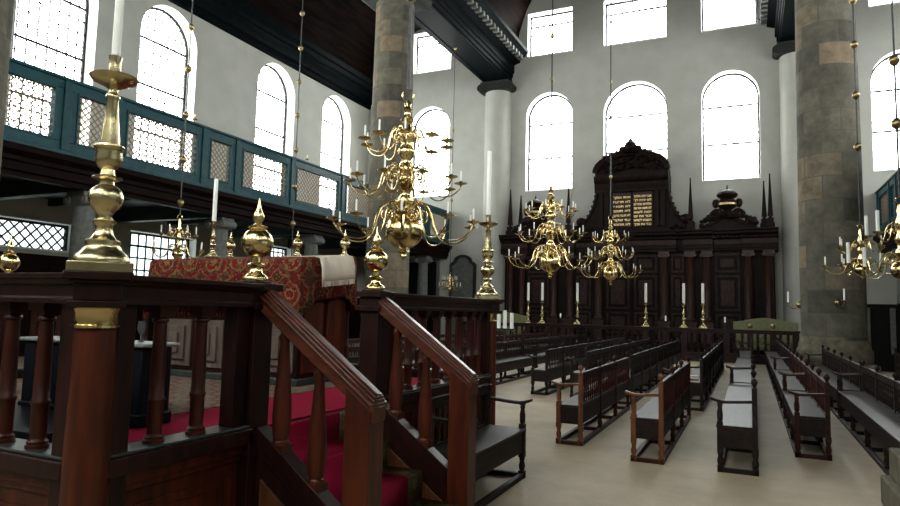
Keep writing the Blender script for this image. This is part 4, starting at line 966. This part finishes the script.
big(-4.66, 8.44, 2.32, 'largest and nearest three-tiered brass chandelier, hanging above the stair', 19.9, [6.4], .15, chain_r=.025, ballr=.09)
big(-4.64, 16.2, 2.45, 'three-tiered brass chandelier hanging before the left half of the ark', 19.9, [7.7, 8.9], .4, chain_r=.02, mat='brass', seg=20, pan=.095)
big(-4.64, 24.2, 2.65, 'smaller looking distant brass chandelier hanging in front of the tablets', 19.9, [6.7, 9.0, 10.35, 12.7], .1, chain_r=.02, mat='brass', seg=18, pan=.1)
def small(x, y, z0, lab, balls, ph, s=1.0, ca=(.014, .17), R1=.56, R2=.36, n=6):
    zs = [(.004, 0), (.02, .02), (.03, .05), (.02, .08), (.03, .12), (.03, .34), (.06, .37), (.07, .41), (.04, .46), (.05, .52), (.07, .57), (.04, .63), (.05, .7), (.06, .76), (.03, .84), (.04, .9), (.02, .98)]
    zs = [(r * s, z * s) for r, z in zs]
    tiers = [(n, R1, .26 * s, .05, .14 * s, .13 * s, .011, ph), (n, R2, .62 * s, .05, .1 * s, .12 * s, .010, ph + .5)]
    return chandelier((x, y, z0), lab, tiers, (.2 * s, .12 * s), zs, 13.03, balls, 'small chandeliers hanging from the side beams', candle=ca, ballr=.07, chain_r=.014, seg=18, pan=.07)
small(-11.5, 10.5, 2.5, 'small brass chandelier under the gallery line, left of the desk candlestick', [3.85, 4.82, 5.85, 6.92, 7.91, 8.9], .3)
small(-11.55, 14.5, 1.45, 'beaded chain hanging behind the reading desk with its small low chandelier', [3.9, 4.95, 6.0, 7.0, 7.97, 8.97, 10.0, 11.0], .3, R1=.3, R2=.2)
small(-11.3, 24.5, 2.35, 'small brass chandelier hanging in front of the arched grey door', [6.2, 7.7, 9.2, 12.8], .2, R1=.45, R2=.3, s=.75)
small(1.95, 14.5, 2.35, 'small brass chandelier hanging in front of the right stone column', [4.93, 5.96, 6.98, 7.88, 8.9], .9, R1=.6, R2=.38)
small(1.88, 10.5, 2.05, 'brass chandelier with thick candles cut off by the right frame edge', [4.3, 5.2, 6.3, 7.1], PI + .25, s=1.15, ca=(.024, .27), R1=.66, R2=.42, n=5)

# wall sconces
def sconce(x, y, z, dx, dy, lab):
    t = thing('candle_sconce', lab, 'sconce', (x, y, z), 0, 'brass candle sconces on the stone column')
    L = Vector((dx, dy, 0)).normalized()
    MB().sphere((L.x * .02, L.y * .02, 0), .07, 12, 1.4).tube(catmull([(0, 0, 0), L * .12 + Vector((0, 0, -.1)), L * .25 + Vector((0, 0, -.06)), L * .28 + Vector((0, 0, .04))]), .012, 6).build('bracket', 'brass_dk', t)
    MB().lathe([(.01, .03), (.06, .05), (.062, .06), (.02, .06)], 12, None, L.x * .28, L.y * .28).build('drip_pan', 'brass_dk', t)
    MB().lathe([(.022, .06), (.021, .34), (.003, .345)], 10, None, L.x * .28, L.y * .28).build('candle', 'wax', t)
sconce(1.95 - .745, 19.4, 1.95, -1, -.1, 'brass sconce with candle on the left flank of the right stone column')
sconce(1.95 + .02, 19.4 - .745, 2.0, .5, -1, 'brass sconce with thin candle on the front of the right stone column')

# ------------------------------------------------------------------ world, camera
w = bpy.data.worlds.new('overcast'); sc.world = w; w.use_nodes = True
n = w.node_tree; n.nodes.clear(); out = n.nodes.new('ShaderNodeOutputWorld'); bg = n.nodes.new('ShaderNodeBackground')
bg.inputs[0].default_value = (1.0, .985, .945, 1); bg.inputs[1].default_value = 6.0; n.links.new(bg.outputs[0], out.inputs[0])
D = PI / 180; yaw, pit, rol = 24.797 * D, 5.0265 * D, 1.3235 * D
cy, sy, cp, sp, cr, sr = math.cos(yaw), math.sin(yaw), math.cos(pit), math.sin(pit), math.cos(rol), math.sin(rol)
f = Vector((-sy * cp, cy * cp, sp)); rt = Vector((cy, sy, 0)); up = rt.cross(f)
r2 = rt * cr + up * sr; u2 = -rt * sr + up * cr
cam = bpy.data.cameras.new('camera'); co = bpy.data.objects.new('camera', cam); COL.objects.link(co); sc.camera = co
cam.sensor_width = 36; cam.lens = 649.57 / 900 * 36; cam.clip_end = 200; cam.clip_start = .05
co.matrix_world = Matrix(((r2.x, u2.x, -f.x, 0), (r2.y, u2.y, -f.y, 0), (r2.z, u2.z, -f.z, 1.6), (0, 0, 0, 1)))
sc.view_settings.view_transform = 'Standard'; sc.view_settings.look = 'None'; sc.view_settings.gamma = 1; sc.view_settings.exposure = 1.95; sc.view_settings.use_curve_mapping = False
sc.cycles.max_bounces = 10; sc.cycles.diffuse_bounces = 6; sc.cycles.glossy_bounces = 4; sc.cycles.transparent_max_bounces = 12; sc.cycles.caustics_reflective = False; sc.cycles.caustics_refractive = False
sc.cycles.use_denoising = True; sc.cycles.sample_clamp_indirect = 6
